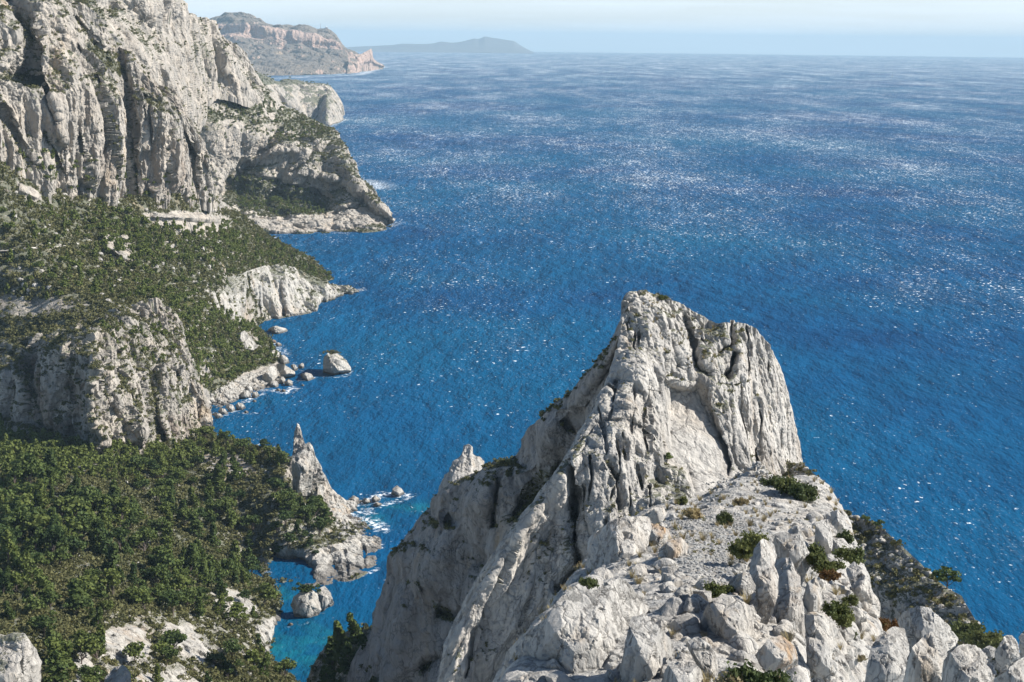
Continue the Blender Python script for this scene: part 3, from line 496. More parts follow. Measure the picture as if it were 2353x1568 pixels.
relief("promontory", [f0, f1, f2, f3, f4], 300, 260, M_shore, lambda P, px, py, n: rockdisp(P, 9, 3.2, 1.6, 121, 4) + 2.2 * fbm(P / 25., 4, 122), back=(10, 20, -30), veg=.62, vegn=8, seed=14, key="F", label='rocky promontory with pines and pale waterside cliffs across the cove',
       carve=[([(608, 1250), (640, 1285), (690, 1300)], 22, 12, 'v-'), ([(640, 1070), (700, 1130), (720, 1180)], 10, 5, 'v'), ([(790, 1260), (800, 1330)], 5, 3, 'v'), ([(835, 1250), (838, 1315)], 4, 3, 'v'), ([(700, 1280), (720, 1345)], 5, 3, 'v')],
       vregions=[([(620, 1100), (700, 1130), (740, 1200), (740, 1260), (640, 1280), (590, 1240)], .3, 14), ([(680, 1290), (740, 1260), (880, 1210), (880, 1300), (760, 1350), (680, 1350)], -.9, 6), ([(740, 1100), (860, 1140), (830, 1210), (780, 1200), (740, 1160)], -.9, 5)],
       stains=[([(700, 1090), (780, 1130), (840, 1150), (800, 1210), (740, 1190)], .75, 8), ([(600, 1240), (690, 1250), (680, 1310), (600, 1310)], .7, 12), ([(620, 1150), (680, 1170), (680, 1220), (600, 1220)], .6, 12), ([(680, 1335), (800, 1330), (876, 1290), (876, 1310), (760, 1355)], .5, 3)])
# bank under the big wall, near side of the cove
relief("cove_bank", [[(735, 1500, 470), (760, 1475, 470), (800, 1450, 462), (850, 1440, 450), (900, 1430, 440)], [(690, 1590, 470), (740, 1560, 460), (800, 1540, 440), (850, 1530, 425), (900, 1520, 415)], [(640, 1680, 460), (720, 1670, 440), (800, 1660, 420), (860, 1650, 400), (920, 1640, 390)]], 130, 110, M_shore,
       lambda P, px, py, n: rockdisp(P, 6, 2.2, 1.3, 131, 3), back=(-10, 12, -60), veg=.35, vegn=7, seed=15, key="M", label='steep bank at the foot of the shaded wall')
# ------------------------------------------------------------------ the great rock on the right
g0 = [(1432, 742, 334), (1433, 702, 338), (1441, 679, 340), (1470, 671, 342), (1500, 679, 345), (1540, 688, 350), (1580, 705, 352), (1620, 728, 352), (1650, 741, 350), (1700, 741, 352), (1740, 752, 356), (1757, 785, 362), (1788, 848, 368), (1812, 908, 372), (1838, 990, 375), (1848, 1060, 376)]
g1 = [(1405, 835, 326), (1430, 815, 326), (1455, 800, 327), (1488, 795, 329), (1530, 800, 332), (1568, 810, 336), (1600, 820, 338), (1638, 830, 340), (1665, 840, 342), (1700, 840, 344), (1735, 845, 350), (1762, 855, 356), (1790, 895, 363), (1815, 945, 369), (1838, 1012, 373), (1847, 1068, 375)]
g2 = [(1360, 950, 314), (1400, 940, 311), (1440, 930, 311), (1482, 930, 314), (1530, 940, 321), (1570, 950, 326), (1610, 950, 329), (1650, 950, 332), (1680, 950, 335), (1710, 950, 340), (1740, 950, 346), (1767, 955, 352), (1796, 975, 360), (1818, 1002, 366), (1838, 1042, 371), (1847, 1075, 374)]
g3 = [(1308, 1052, 303), (1350, 1060, 299), (1395, 1060, 298), (1440, 1058, 300), (1490, 1058, 304), (1540, 1058, 310), (1580, 1058, 315), (1620, 1058, 320), (1660, 1058, 325), (1700, 1055, 332), (1737, 1050, 340), (1770, 1050, 348), (1800, 1060, 357), (1822, 1070, 363), (1839, 1080, 370), (1848, 1085, 374)]
g4 = [(1178, 1236, 300), (1225, 1225, 299), (1280, 1210, 298), (1335, 1190, 297), (1390, 1172, 296), (1440, 1150, 297), (1482, 1138, 299), (1530, 1112, 303), (1570, 1110, 308), (1612, 1110, 312), (1660, 1110, 318), (1702, 1108, 325), (1750, 1102, 334), (1790, 1100, 346), (1825, 1096, 363), (1849, 1090, 373)]
g5 = [(1070, 1400, 297), (1140, 1395, 296), (1220, 1370, 295), (1295, 1330, 293), (1365, 1280, 292), (1420, 1235, 292), (1470, 1195, 293), (1520, 1158, 297), (1570, 1140, 302), (1612, 1138, 306), (1660, 1136, 312), (1702, 1135, 319), (1746, 1126, 329), (1786, 1116, 341), (1823, 1106, 359), (1850, 1093, 372)]
g6 = [(995, 1620, 292), (1100, 1640, 291), (1200, 1610, 289), (1290, 1540, 287), (1370, 1440, 285), (1430, 1350, 285), (1485, 1270, 286), (1540, 1200, 292), (1590, 1180, 297), (1640, 1180, 301), (1690, 1180, 307), (1730, 1170, 314), (1770, 1160, 324), (1803, 1150, 336), (1832, 1130, 355), (1856, 1110, 370)]
WALLP = [(1529, 878), (1545, 880), (1575, 890), (1610, 890), (1640, 960), (1668, 1010), (1680, 1060), (1685, 1100), (1640, 1145), (1590, 1145), (1575, 1085), (1532, 1065)]
RE_EXTRA["mountain"] = [(WALLP, 9.5, 9, .06, 1529)]
def d_G(P, px, py, n):
    sm = 1 - .8 * softpoly(px, py, WALLP, 12)
    topz = ss(-py, -860, -720)
    rib = ss(py, 1120, 1220) * ss(-px, -1500, -1400)
    d = rockdisp(P, 9, 3.1, 4.2, 141, 4, tilt=.12) * (1 - .75 * rib) + rib * rockdisp(P, 7, 2.8, 6, 142, 4, tilt=-.5)
    return (d + topz * rockdisp(P, 5, 1.6, 1.2, 143, 3)) * sm + .25 * rockdisp(P, 2.2, 1, 1.2, 144, 2) + 1.2 * fbm(P / 18., 3, 145) * sm
GC = [([(1459, 757), (1458, 820), (1459, 892), (1455, 950), (1452, 1000)], 1.9, 2.9, 'v'), ([(1511, 755), (1525, 820), (1527, 856), (1520, 878), (1531, 914), (1527, 964), (1527, 1018), (1525, 1040)], 22, 4.5, 'r'),
      ([(1623, 865), (1626, 928), (1648, 982), (1670, 1029), (1680, 1068), (1673, 1098)], 14, 4, 'l'), ([(1677, 915), (1680, 975), (1684, 1040)], 3.1, 3.6, 'v'), ([(1742, 915), (1749, 964), (1742, 1036), (1746, 1080)], 3.1, 3.9, 'v'),
      ([(1682, 745), (1679, 791), (1652, 810)], 7.0, 6.9, 'v-'), ([(1763, 790), (1765, 856), (1774, 895)], 2.5, 3.6, 'v'), ([(1560, 720), (1590, 780), (1600, 840), (1640, 870)], 10.0, 6.9, 'v'), ([(1690, 800), (1680, 850), (1660, 870)], 9.0, 6.9, 'v'), ([(1530, 740), (1540, 800), (1560, 850)], 8.0, 5.8, 'v'),
      ([(1356, 1043), (1360, 1101), (1353, 1150)], 2.5, 2.9, 'v'), ([(1389, 1047), (1414, 1105), (1421, 1180)], 14, 3.5, 'r'), ([(1309, 1055), (1320, 1108), (1324, 1210)], 16, 7, 'l-'), ([(1446, 1118), (1450, 1190)], 1.9, 2.2, 'v'), ([(1493, 1115), (1495, 1170)], 1.9, 2.2, 'v'), ([(1558, 1072), (1554, 1122)], 2.5, 2.2, 'v'), ([(1578, 1085), (1590, 1140)], 8, 3, 'r'),
      ([(1321, 1140), (1321, 1238), (1332, 1300), (1290, 1345)], 14.0, 11.5, 'v-'), ([(1192, 1232), (1157, 1314), (1112, 1390), (1112, 1466), (1127, 1523)], 5, 4, 'l'), ([(1225, 1208), (1203, 1314), (1165, 1428), (1135, 1512)], 7, 5, 'l'), ([(1268, 1210), (1262, 1314), (1249, 1390), (1205, 1480)], 9, 6, 'l'), ([(1375, 930), (1390, 1000), (1395, 1050)], 2.5, 2.2, 'v'), ([(1415, 870), (1410, 930), (1400, 965)], 2.5, 2.2, 'v'), ([(1375, 965), (1440, 965), (1480, 985), (1510, 1010)], 2.5, 1.8, 'v'),
      ([(1400, 1180), (1390, 1260), (1380, 1320)], 5, 4, 'l'), ([(1430, 990), (1440, 1060)], 1.9, 1.4, 'v'), ([(1700, 860), (1705, 930), (1712, 1000)], 2.5, 2.2, 'v'), ([(1800, 930), (1806, 1000), (1812, 1060)], 2.5, 2.2, 'v'), ([(1715, 745), (1722, 800), (1720, 870)], 1.9, 2.2, 'v'),
      ([(1484, 800), (1490, 900), (1486, 990), (1494, 1050)], 1.8, 1.6, 'v'), ([(1395, 880), (1420, 905), (1460, 900)], 1.8, 1.5, 'v'), ([(1460, 892), (1500, 898), (1524, 905)], 1.6, 1.4, 'v'), ([(1420, 1000), (1425, 1080), (1400, 1150)], 2, 2, 'v'), ([(1600, 760), (1625, 800), (1650, 830)], 2, 2, 'v'),
      ([(1560, 690), (1575, 740), (1565, 790)], 2, 2, 'v'), ([(1710, 950), (1715, 1010), (1722, 1080)], 2, 2, 'v'), ([(1780, 880), (1790, 950), (1796, 1040)], 2, 2.2, 'v'), ([(1642, 880), (1690, 885), (1730, 870)], 1.6, 1.6, 'v'), ([(1690, 1060), (1740, 1056)], 1.5, 1.4, 'v'), ([(1340, 1110), (1345, 1180), (1360, 1260)], 2.2, 2.4, 'v'), ([(1470, 1070), (1476, 1130)], 2, 2, 'v'), ([(1440, 690), (1436, 730), (1450, 790)], 2, 2, 'v'),
      ([(1480, 700), (1470, 760), (1465, 800)], 2, 2, 'v'), ([(1100, 1440), (1086, 1500), (1070, 1560)], 3, 3, 'l'), ([(1240, 1230), (1228, 1340), (1190, 1450)], 3, 3, 'l'), ([(1290, 1220), (1300, 1290)], 4, 3, 'v')]
for g_, wy in ((g0, 338), (g1, 350), (g2, 354), (g3, 360), (g4, 376), (g5, 388), (g6, 396)):
    g_.insert(0, (g_[0][0] + 14, g_[0][1] + 4, wy))
relief("mountain", [g0, g1, g2, g3, g4, g5, g6], 760, 700, M_peak, d_G, carve=GC, back=(8, 50, -110), veg=.78, vegn=6, seed=16, key="G", label='great white limestone peak rising above the ridge, cracked and sunlit',
       vregions=[([(1480, 690), (1560, 700), (1600, 790), (1560, 800), (1510, 740)], .16, 10), ([(1590, 790), (1640, 800), (1690, 860), (1650, 880), (1600, 830)], .38, 10), (WALLP, -.9, 6), ([(1400, 800), (1520, 760), (1530, 900), (1520, 1040), (1340, 1040)], -.5, 8), ([(1300, 1150), (1330, 1160), (1335, 1300), (1280, 1340), (1300, 1230)], .45, 8)],
       stains=[([(1700, 900), (1860, 900), (1860, 1090), (1720, 1090)], .12, 20)])
k0 = [(1441, 690, 341), (1426, 742, 347), (1385, 825, 356), (1325, 885, 368), (1272, 925, 376), (1218, 980, 385), (1190, 1030, 394), (1170, 1058, 400), (1112, 1068, 406), (1052, 1105, 411), (1000, 1145, 416), (970, 1182, 419), (935, 1242, 421), (900, 1275, 423), (888, 1340, 425), (860, 1420, 427), (830, 1490, 430), (800, 1570, 434), (780, 1650, 438)]
k1 = [(1455, 700, 337), (1448, 760, 340), (1412, 840, 344), (1390, 910, 347), (1365, 970, 349), (1345, 1020, 352), (1330, 1060, 355), (1315, 1095, 355), (1275, 1150, 358), (1245, 1190, 363), (1210, 1230, 367), (1180, 1266, 371), (1150, 1312, 374), (1125, 1355, 377), (1100, 1396, 380), (1088, 1440, 382), (1068, 1500, 384), (1040, 1570, 386), (1020, 1650, 388)]
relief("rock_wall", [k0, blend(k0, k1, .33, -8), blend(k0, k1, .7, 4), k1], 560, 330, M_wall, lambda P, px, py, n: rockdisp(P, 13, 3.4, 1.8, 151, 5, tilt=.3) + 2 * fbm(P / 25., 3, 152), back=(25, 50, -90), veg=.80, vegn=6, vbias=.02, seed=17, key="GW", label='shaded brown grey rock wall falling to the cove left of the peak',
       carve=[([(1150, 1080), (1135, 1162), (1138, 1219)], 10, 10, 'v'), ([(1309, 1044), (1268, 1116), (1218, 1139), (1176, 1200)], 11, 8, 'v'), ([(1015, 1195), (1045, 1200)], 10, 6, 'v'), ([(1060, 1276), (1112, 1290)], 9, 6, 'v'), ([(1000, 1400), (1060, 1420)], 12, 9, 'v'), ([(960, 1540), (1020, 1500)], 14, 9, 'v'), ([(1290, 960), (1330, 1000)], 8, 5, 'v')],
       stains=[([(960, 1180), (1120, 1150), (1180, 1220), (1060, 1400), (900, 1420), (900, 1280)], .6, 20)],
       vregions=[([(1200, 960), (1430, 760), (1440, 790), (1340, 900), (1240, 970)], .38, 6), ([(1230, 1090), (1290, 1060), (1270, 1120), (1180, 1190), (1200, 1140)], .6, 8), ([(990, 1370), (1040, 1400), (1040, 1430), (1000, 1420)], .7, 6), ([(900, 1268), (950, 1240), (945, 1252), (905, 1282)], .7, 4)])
# slope behind, falling right to the sea
j0 = [(1760, 1060, 372), (1800, 1062, 362), (1850, 1070, 350), (1890, 1108, 335), (1930, 1162, 325), (1962, 1186, 318), (2010, 1205, 312), (2030, 1216, 308), (2060, 1245, 302), (2095, 1276, 296), (2130, 1310, 290), (2160, 1340, 285), (2190, 1358, 281), (2212, 1372, 278), (2228, 1402, 272), (2242, 1432, 266), (2268, 1462, 259), (2300, 1480, 250), (2380, 1515, 236)]
j1 = [(1700, 1400, 300), (1780, 1370, 304), (1850, 1350, 305), (1875, 1370, 302), (1900, 1410, 298), (1930, 1455, 292), (1960, 1500, 286), (1990, 1550, 280), (2020, 1580, 275), (2050, 1600, 270), (2080, 1620, 265), (2110, 1640, 260), (2140, 1650, 255), (2170, 1660, 250), (2200, 1670, 245), (2230, 1680, 240), (2270, 1690, 234), (2320, 1700, 226), (2400, 1710, 216)]
relief("hillside", [j0, blend(j0, j1, .35, -4), blend(j0, j1, .7, 2), j1], 330, 300, M_peak, lambda P, px, py, n: rockdisp(P, 5, 1.6, 1.2, 161, 4) + 1.6 * fbm(P / 18., 4, 162), back=(30, 40, -100), veg=.66, vegn=5.5, seed=18, key="J", label='scrubby rocky slope dropping to the sea behind the near ridge',
       vregions=[([(2080, 1440), (2110, 1400), (2200, 1460), (2180, 1490)], -.5, 12), ([(1980, 1300), (2060, 1340), (2110, 1400), (2020, 1430), (1990, 1380)], .35, 12), ([(1880, 1100), (1930, 1150), (1960, 1200), (1930, 1200), (1890, 1140)], -.5, 8)])
# near ridge
h0 = [(1360, 1300, 215), (1385, 1250, 195), (1440, 1197, 192), (1500, 1166, 191), (1560, 1149, 192), (1610, 1143, 195), (1658, 1112, 198), (1700, 1095, 200), (1740, 1090, 202), (1780, 1094, 204), (1830, 1096, 208), (1870, 1092, 212), (1893, 1108, 214), (1912, 1138, 212), (1890, 1230, 235)]
h1 = [(1290, 1370, 175), (1340, 1300, 152), (1405, 1262, 150), (1470, 1232, 150), (1530, 1216, 150), (1590, 1210, 150), (1640, 1205, 152), (1690, 1200, 155), (1740, 1190, 158), (1790, 1185, 160), (1840, 1180, 163), (1890, 1180, 167), (1925, 1188, 170), (1950, 1210, 172), (1925, 1310, 195)]
h2 = [(1225, 1460, 138), (1290, 1375, 116), (1370, 1342, 115), (1450, 1322, 115), (1520, 1312, 115), (1580, 1302, 115), (1630, 1297, 118), (1680, 1292, 120), (1735, 1290, 122), (1790, 1290, 125), (1850, 1290, 128), (1905, 1300, 132), (1950, 1312, 136), (1992, 1340, 139), (1960, 1430, 165)]
h3 = [(1150, 1560, 114), (1220, 1455, 95), (1320, 1432, 93), (1420, 1422, 92), (1500, 1412, 92), (1570, 1402, 92), (1630, 1396, 93), (1690, 1392, 94), (1750, 1392, 96), (1810, 1392, 98), (1870, 1394, 102), (1930, 1402, 108), (1980, 1414, 114), (2020, 1440, 119), (1985, 1540, 145)]
h4 = [(1070, 1700, 96), (1140, 1590, 82), (1250, 1610, 78), (1370, 1630, 76), (1480, 1630, 75), (1560, 1630, 75), (1630, 1630, 75), (1700, 1630, 76), (1770, 1620, 78), (1840, 1605, 80), (1890, 1595, 84), (1945, 1585, 90), (1990, 1572, 98), (2028, 1560, 104), (2000, 1700, 125)]
GRAV = [(1560, 1250), (1620, 1190), (1700, 1190), (1780, 1250), (1720, 1290), (1640, 1340), (1600, 1310), (1570, 1290)]
def d_H(P, px, py, n):
    gv = softpoly(px, py, GRAV, 14)
    return rockdisp(P, 4.5, 1.1, .6, 171, 4) * (1 - .85 * gv) + .35 * fbm(P / 8., 4, 172) + gv * .12 * vnoise(P * 5, 174)
relief("ridge", [h0, h1, h2, h3, h4], 560, 460, M_near, d_H, back=(0, 14, -60), veg=1.2, vegn=4, seed=19, key="H", label='bare white limestone ridge with gravel pockets below the peak', vmax=.8,
       vregions=[(GRAV, .62, 12), ([(1880, 1340), (1915, 1350), (1925, 1400), (1895, 1390)], .5, 6)], stains=[([(1490, 1210), (1540, 1215), (1560, 1260), (1510, 1290)], .9, 8)])
# ------------------------------------------------------------------ things: helpers
rng = np.random.RandomState(11)
def tag(o, label, cat, group=None, kind=None):
    if label: o['label'] = label
    if cat: o['category'] = cat
    if group: o['group'] = group
    if kind: o['kind'] = kind
    return o
def stuff(o, label): o['kind'] = 'stuff'; o['label'] = label; return o
def block(name, label, cat, poly, Y=None, thick=.9, seed=1, mat=None, amp=.07, group=None, water=False, stain=0.0, nt=None, planes=(), cut=1.0, veg=0.0, boxy=3.0, size=.75, stretch=1.3, recut=True):
    """A rock whose front outline is given; it has its own distance, rounded back and flat-broken faces."""
    pl = np.array(poly, float); x, y = pl[:, 0], pl[:, 1]; x2, y2 = np.roll(x, -1), np.roll(y, -1)
    cr_ = x * y2 - x2 * y; A = cr_.sum(); c = np.array([((x + x2) * cr_).sum(), ((y + y2) * cr_).sum()]) / (3 * A)
    if Y is None: Y = float(atz(c[0], y.max())[1])
    if water: pl[:, 1] = np.where(pl[:, 1] > c[1], c[1] + (pl[:, 1] - c[1]) * 1.3, pl[:, 1])
    Rm = math.sqrt(abs(A) / 2 / math.pi) * Y / FP
    if water: Y = Y + .55 * thick * Rm
    ext = math.sqrt(abs(A) / 2 / math.pi)
    nt = nt or int(np.clip(ext * 3.2, 40, 420)); nr_ = int(nt * .34)
    th = np.linspace(0, 2 * np.pi, nt, endpoint=False); d = np.stack([np.cos(th), np.sin(th)], 1); rad = np.zeros(nt)
    for k in range(len(pl)):
        a = pl[k] - c; e = pl[(k + 1) % len(pl)] - pl[k]
        den = d[:, 0] * e[1] - d[:, 1] * e[0]; den = np.where(abs(den) < 1e-9, 1e-9, den)
        t = (a[0] * e[1] - a[1] * e[0]) / den; u = (a[0] * d[:, 1] - a[1] * d[:, 0]) / den
        rad = np.maximum(rad, np.where((u >= -1e-6) & (u <= 1 + 1e-6) & (t > 0), t, 0))
    rad = rad * (1 + .035 * fbm(np.stack([np.cos(th) * 5, np.sin(th) * 5, th * 0 + seed], 1), 3, seed))
    f = 1 - (1 - np.linspace(0, 1, nr_)) ** 1.4; bk = np.linspace(1, 0, max(6, nr_ // 3))[1:]
    rho = np.concatenate([f, bk]); dep = np.concatenate([-(1 - f ** boxy) ** (1 / boxy), (1 - bk ** 2) ** .5 * .8]) * thick * Rm
    px = c[0] + rad[None] * rho[:, None] * np.cos(th); py = c[1] + rad[None] * rho[:, None] * np.sin(th)
    P = at(px, py, Y); rv = ray(px, py); rv /= np.linalg.norm(rv, axis=2, keepdims=True)
    P = P + rv * dep[:, None, None]; sh = P.shape; P = P.reshape(-1, 3); rv = rv.reshape(-1, 3)
    C = at(c[0], c[1], Y); rs = np.random.RandomState(seed)
    base = [((.25 + .2 * rs.randn(), -.45, .85), .50), ((.9, -.40, .2 + .2 * rs.rand()), .55), ((-.8, -.6, .1), .6), ((.15 * rs.randn(), -1, .15), .62)]
    base += [(tuple(rs.randn(3) * [1, .5, .7] + [0, -.7, .2]), .46 + .2 * rs.rand()) for _ in range(11)]
    pls = list(planes) + base
    for n, dd in pls:
        n = np.array(n, float); n /= np.linalg.norm(n); ex = (P - C) @ n - dd * cut * thick * Rm; k = -(rv @ n)
        t = np.where((ex > 0) & (k > .12), ex / np.maximum(k, .12), 0); P = P + rv * np.minimum(t, 1.7 * thick * Rm)[:, None]
    G = P.reshape(sh); n = gnormals(np.concatenate([G, G[:, :1]], 1))[:, :-1].reshape(-1, 3)
    n *= np.sign(np.median((n[:nt * nr_] * (CAM - P[:nt * nr_])).sum(1)))
    ed = np.concatenate([np.clip((1 - f) * 6, .25, 1), np.full(len(bk), .25)]).repeat(nt)
    fr = np.concatenate([ss(f, 0, .12), ss(bk, 0, .3)]).repeat(nt) * .9 + .1
    P = P + n * (ed * fr * rockdisp(P, Rm * size, Rm * amp * 1.6, stretch, seed, 4, rough=.25))[:, None]
    if recut:
        for n_, dd in pls:
            n_ = np.array(n_, float); n_ /= np.linalg.norm(n_); ex = (P - C) @ n_ - (dd * cut - .015) * thick * Rm; k = -(rv @ n_)
            t = np.where((ex > 0) & (k > .2), ex / np.maximum(k, .2), 0); P = P + rv * np.minimum(t, .16 * thick * Rm)[:, None]
    me = mesh_from(name, P, gridfaces(sh[0], nt, True))
    setattr_(me, 'veg', np.clip(veg * (fbm(P / (Rm * .6), 3, seed) + .6) * ss(n[:, 2], .2, .6), 0, 1)); setattr_(me, 'stain', stain * ss(fbm(P / Rm, 3, seed + 5), -.3, .2))
    o = link(name, me, [mat or M_shore]); tag(o, label, cat, group); return o
def Z5(pts): return [(470.6 + x * .16206, 715.3 + y * .16206) for x, y in pts]
def ridx(n, k): return rng.randint(0, n, k)
# ---- rocks standing in and beside the water
B = "boulders heaped along the far shore"
block("islet", "large round-shouldered islet capped with a little scrub, alone offshore", "islet", [(743, 866), (742, 842), (744, 821), (752, 812), (762, 808), (773, 811), (783, 817), (796, 829), (807, 845), (806, 853), (795, 861), (787, 866)], water=True, seed=21, thick=1.0, mat=M_shore, amp=.09, veg=.9, planes=[((.7, -.5, .5), .6)])
block("islet", "low flat pale islet near the foot of the white sea cliffs", "islet", [(612, 763), (616, 756), (626, 751), (635, 749), (647, 753), (655, 754), (663, 759), (657, 764), (639, 769), (623, 768)], water=True, seed=22, amp=.12)
SB = [
 ([(1350, 950), (1360, 890), (1440, 870), (1510, 890), (1560, 950), (1500, 990), (1400, 985)], "squat angular boulder in the water, last of the heap towards the big islet"),
 ([(1320, 770), (1380, 735), (1405, 745), (1408, 800), (1340, 815)], "small reddish boulder standing in the water behind the squat one"),
 ([(1010, 760), (1050, 740), (1150, 770), (1280, 860), (1280, 960), (1250, 980), (1100, 920), (1040, 850)], "long tilted slab with layered edge, biggest of the shore heap"),
 ([(770, 990), (860, 860), (930, 780), (990, 780), (1030, 830), (1030, 930), (880, 1030), (830, 1050), (780, 1030)], "tall leaning boulder with a pitted bright face beside the long slab"),
 ([(860, 1040), (930, 990), (1010, 985), (1050, 1030), (1040, 1075), (980, 1085)], "rounded boulder under the leaning one at the water's edge"),
 ([(1050, 940), (1110, 925), (1145, 970), (1120, 1035), (1060, 1035)], "upright rounded boulder just below the long slab"),
 ([(1130, 1000), (1180, 965), (1240, 990), (1250, 1040), (1200, 1065), (1130, 1055)], "brownish low boulder wet by the surf below the long slab"),
 ([(1050, 640), (1120, 615), (1180, 670), (1215, 740), (1130, 765), (1060, 710)], "pale smooth hump behind the long slab"),
 ([(1210, 765), (1270, 750), (1320, 800), (1325, 855), (1260, 845)], "blocky pale boulder at the seaward end of the long slab"),
 ([(890, 560), (1000, 550), (1060, 590), (1050, 730), (960, 720), (900, 680)], "large grey upright block half hidden by pines above the slab"),
 ([(370, 1050), (420, 985), (470, 990), (510, 1070), (470, 1095), (400, 1085)], "cube-like pale boulder, landward end of the heap"),
 ([(500, 1010), (560, 980), (577, 1040), (552, 1088), (508, 1052)], "small bright boulder wedged between the cube-like and pointed ones"),
 ([(560, 1080), (620, 1030), (680, 1100), (690, 1150), (660, 1172), (600, 1135)], "pointed boulder leaning over the two blocks at the surf"),
 ([(450, 960), (530, 870), (600, 890), (640, 970), (620, 1010), (540, 985)], "bright peaked boulder on top of the landward pile"),
 ([(470, 1225), (520, 1150), (600, 1120), (660, 1180), (650, 1235), (560, 1252)], "dark-sided angular boulder at the surf, next to the trapezoid one"),
 ([(660, 1215), (680, 1150), (740, 1135), (782, 1205), (740, 1232)], "trapezoid grey boulder at the surf east of the dark-sided one"),
 ([(290, 1365), (320, 1310), (400, 1330), (437, 1395), (370, 1430)], "grey rounded boulder, second from the end of the cobble beach"),
 ([(428, 1345), (470, 1295), (540, 1310), (587, 1370), (540, 1410), (460, 1400)], "boulder at the seaward end of the cobble beach"),
 ([(180, 1425), (220, 1365), (290, 1390), (337, 1450), (270, 1472)], "pale sloping boulder, third from the end of the cobble beach"),
 ([(90, 1465), (150, 1430), (230, 1460), (292, 1510), (200, 1525)], "low layered boulder at the near end of the cobble beach"),
 ([(370, 800), (460, 735), (550, 790), (575, 880), (480, 870)], "smooth sloping slab under the pines above the pile"),
 ([(650, 965), (720, 925), (772, 1010), (720, 1065), (680, 1055)], "pale wedge between the bright peak and the leaning boulder")]
for k, (p, lab) in enumerate(SB): block("boulder", lab, "boulder", Z5(p), seed=40 + k, amp=.06, group=B, water=True, thick=1.0, stain=.25 if 'brown' in lab or 'red' in lab else 0, mat=M_shore)
block("rock_outcrop", "big dome of pale rock among pines above the far boulders", "rock outcrop", [(522, 802), (528, 780), (545, 766), (562, 760), (580, 778), (594, 798), (580, 806), (545, 812)], Y=1040, seed=70, amp=.08)
block("islet", "small pale rock islet in white surf off the promontory tip", "islet", [(896, 1139), (903, 1122), (912, 1115), (924, 1124), (932, 1136), (926, 1143), (904, 1144)], water=True, seed=71, mat=M_shore)
block("islet", "left lobe of the split islet in the cove, topped by green scrub", "islet", [(668, 1390), (674, 1372), (690, 1360), (715, 1354), (729, 1366), (738, 1398), (730, 1414), (700, 1423), (676, 1414)], water=True, seed=72, amp=.10, size=.45, cut=1.25)
block("islet", "right lobe of the split islet in the cove, bare and rounded", "islet", [(727, 1358), (745, 1345), (760, 1363), (768, 1385), (760, 1400), (740, 1408), (732, 1392)], water=True, seed=73, amp=.10, size=.5, cut=1.25)
block("rock_spire", "thin pale needle of rock standing on the promontory crest", "rock spire", [(673, 1140), (671, 1090), (673, 1040), (675, 1008), (678, 988), (682, 972), (688, 975), (692, 990), (695, 1004), (702, 1022), (712, 1050), (718, 1090), (716, 1140)], Y=697, thick=.8, seed=74, amp=.09, nt=260, stain=.2, size=.4, cut=1.2, mat=M_shore)
block("rock_outcrop", "dark broken rock mass joining the needle to the wooded ridge", "rock outcrop", [(618, 1150), (624, 1085), (636, 1062), (650, 1050), (662, 1052), (673, 1046), (682, 1100), (680, 1170), (650, 1180)], Y=712, thick=.8, seed=77, amp=.12, nt=200, size=.4, veg=.9, stain=.4, mat=M_cliff)
block("rock_outcrop", "broken grey rock closing the seaward corner of the grey cliff", "rock outcrop", [(448, 1000), (452, 945), (460, 915), (470, 905), (480, 925), (488, 960), (492, 1000)], Y=832, thick=.8, seed=78, amp=.12, nt=140, size=.4, veg=.6, mat=M_cliff)
block("rock_outcrop", "stepped pale shoulder of rock descending seaward from the needle", "rock outcrop", [(680, 1160), (690, 1110), (692, 1060), (700, 1020), (710, 1014), (718, 1026), (724, 1050), (732, 1062), (740, 1082), (752, 1100), (758, 1118), (774, 1136), (800, 1154), (794, 1196), (760, 1210), (725, 1200), (692, 1190)], Y=704, thick=.5, seed=76, amp=.10, nt=340, planes=[((.9, -.5, .3), .3)], stain=.3, size=.35, cut=1.1, veg=.5, mat=M_shore)
block("rock_outcrop", "knobbly white pinnacle with a square head behind the shaded wall", "rock outcrop", [(996, 1185), (1008, 1130), (1018, 1100), (1032, 1085), (1040, 1062), (1056, 1052), (1063, 1040), (1066, 1024), (1076, 1020), (1085, 1028), (1086, 1044), (1100, 1050), (1112, 1060), (1112, 1085), (1100, 1150), (1040, 1200)], Y=452, thick=.7, seed=75, amp=.09, nt=300, mat=M_peak, size=.45)
for k, (p, lab) in enumerate([([(830, 1152), (838, 1144), (850, 1148), (856, 1156), (840, 1160)], "tan rock nearest the promontory in the chain at its tip"), ([(850, 1148), (862, 1138), (874, 1146), (870, 1156), (856, 1156)], "peaked grey rock, middle of the chain at the promontory tip"), ([(856, 1160), (866, 1154), (880, 1158), (876, 1166), (862, 1166)], "low pale rock on the cove side of the chain at the promontory tip"), ([(800, 1148), (812, 1138), (826, 1146), (822, 1158), (806, 1160)], "yellowish block on the shore below the rock needle")]):
    block("boulder", lab, "boulder", p, seed=80 + k, water=True, group="rocks at the promontory tip", stain=.4)
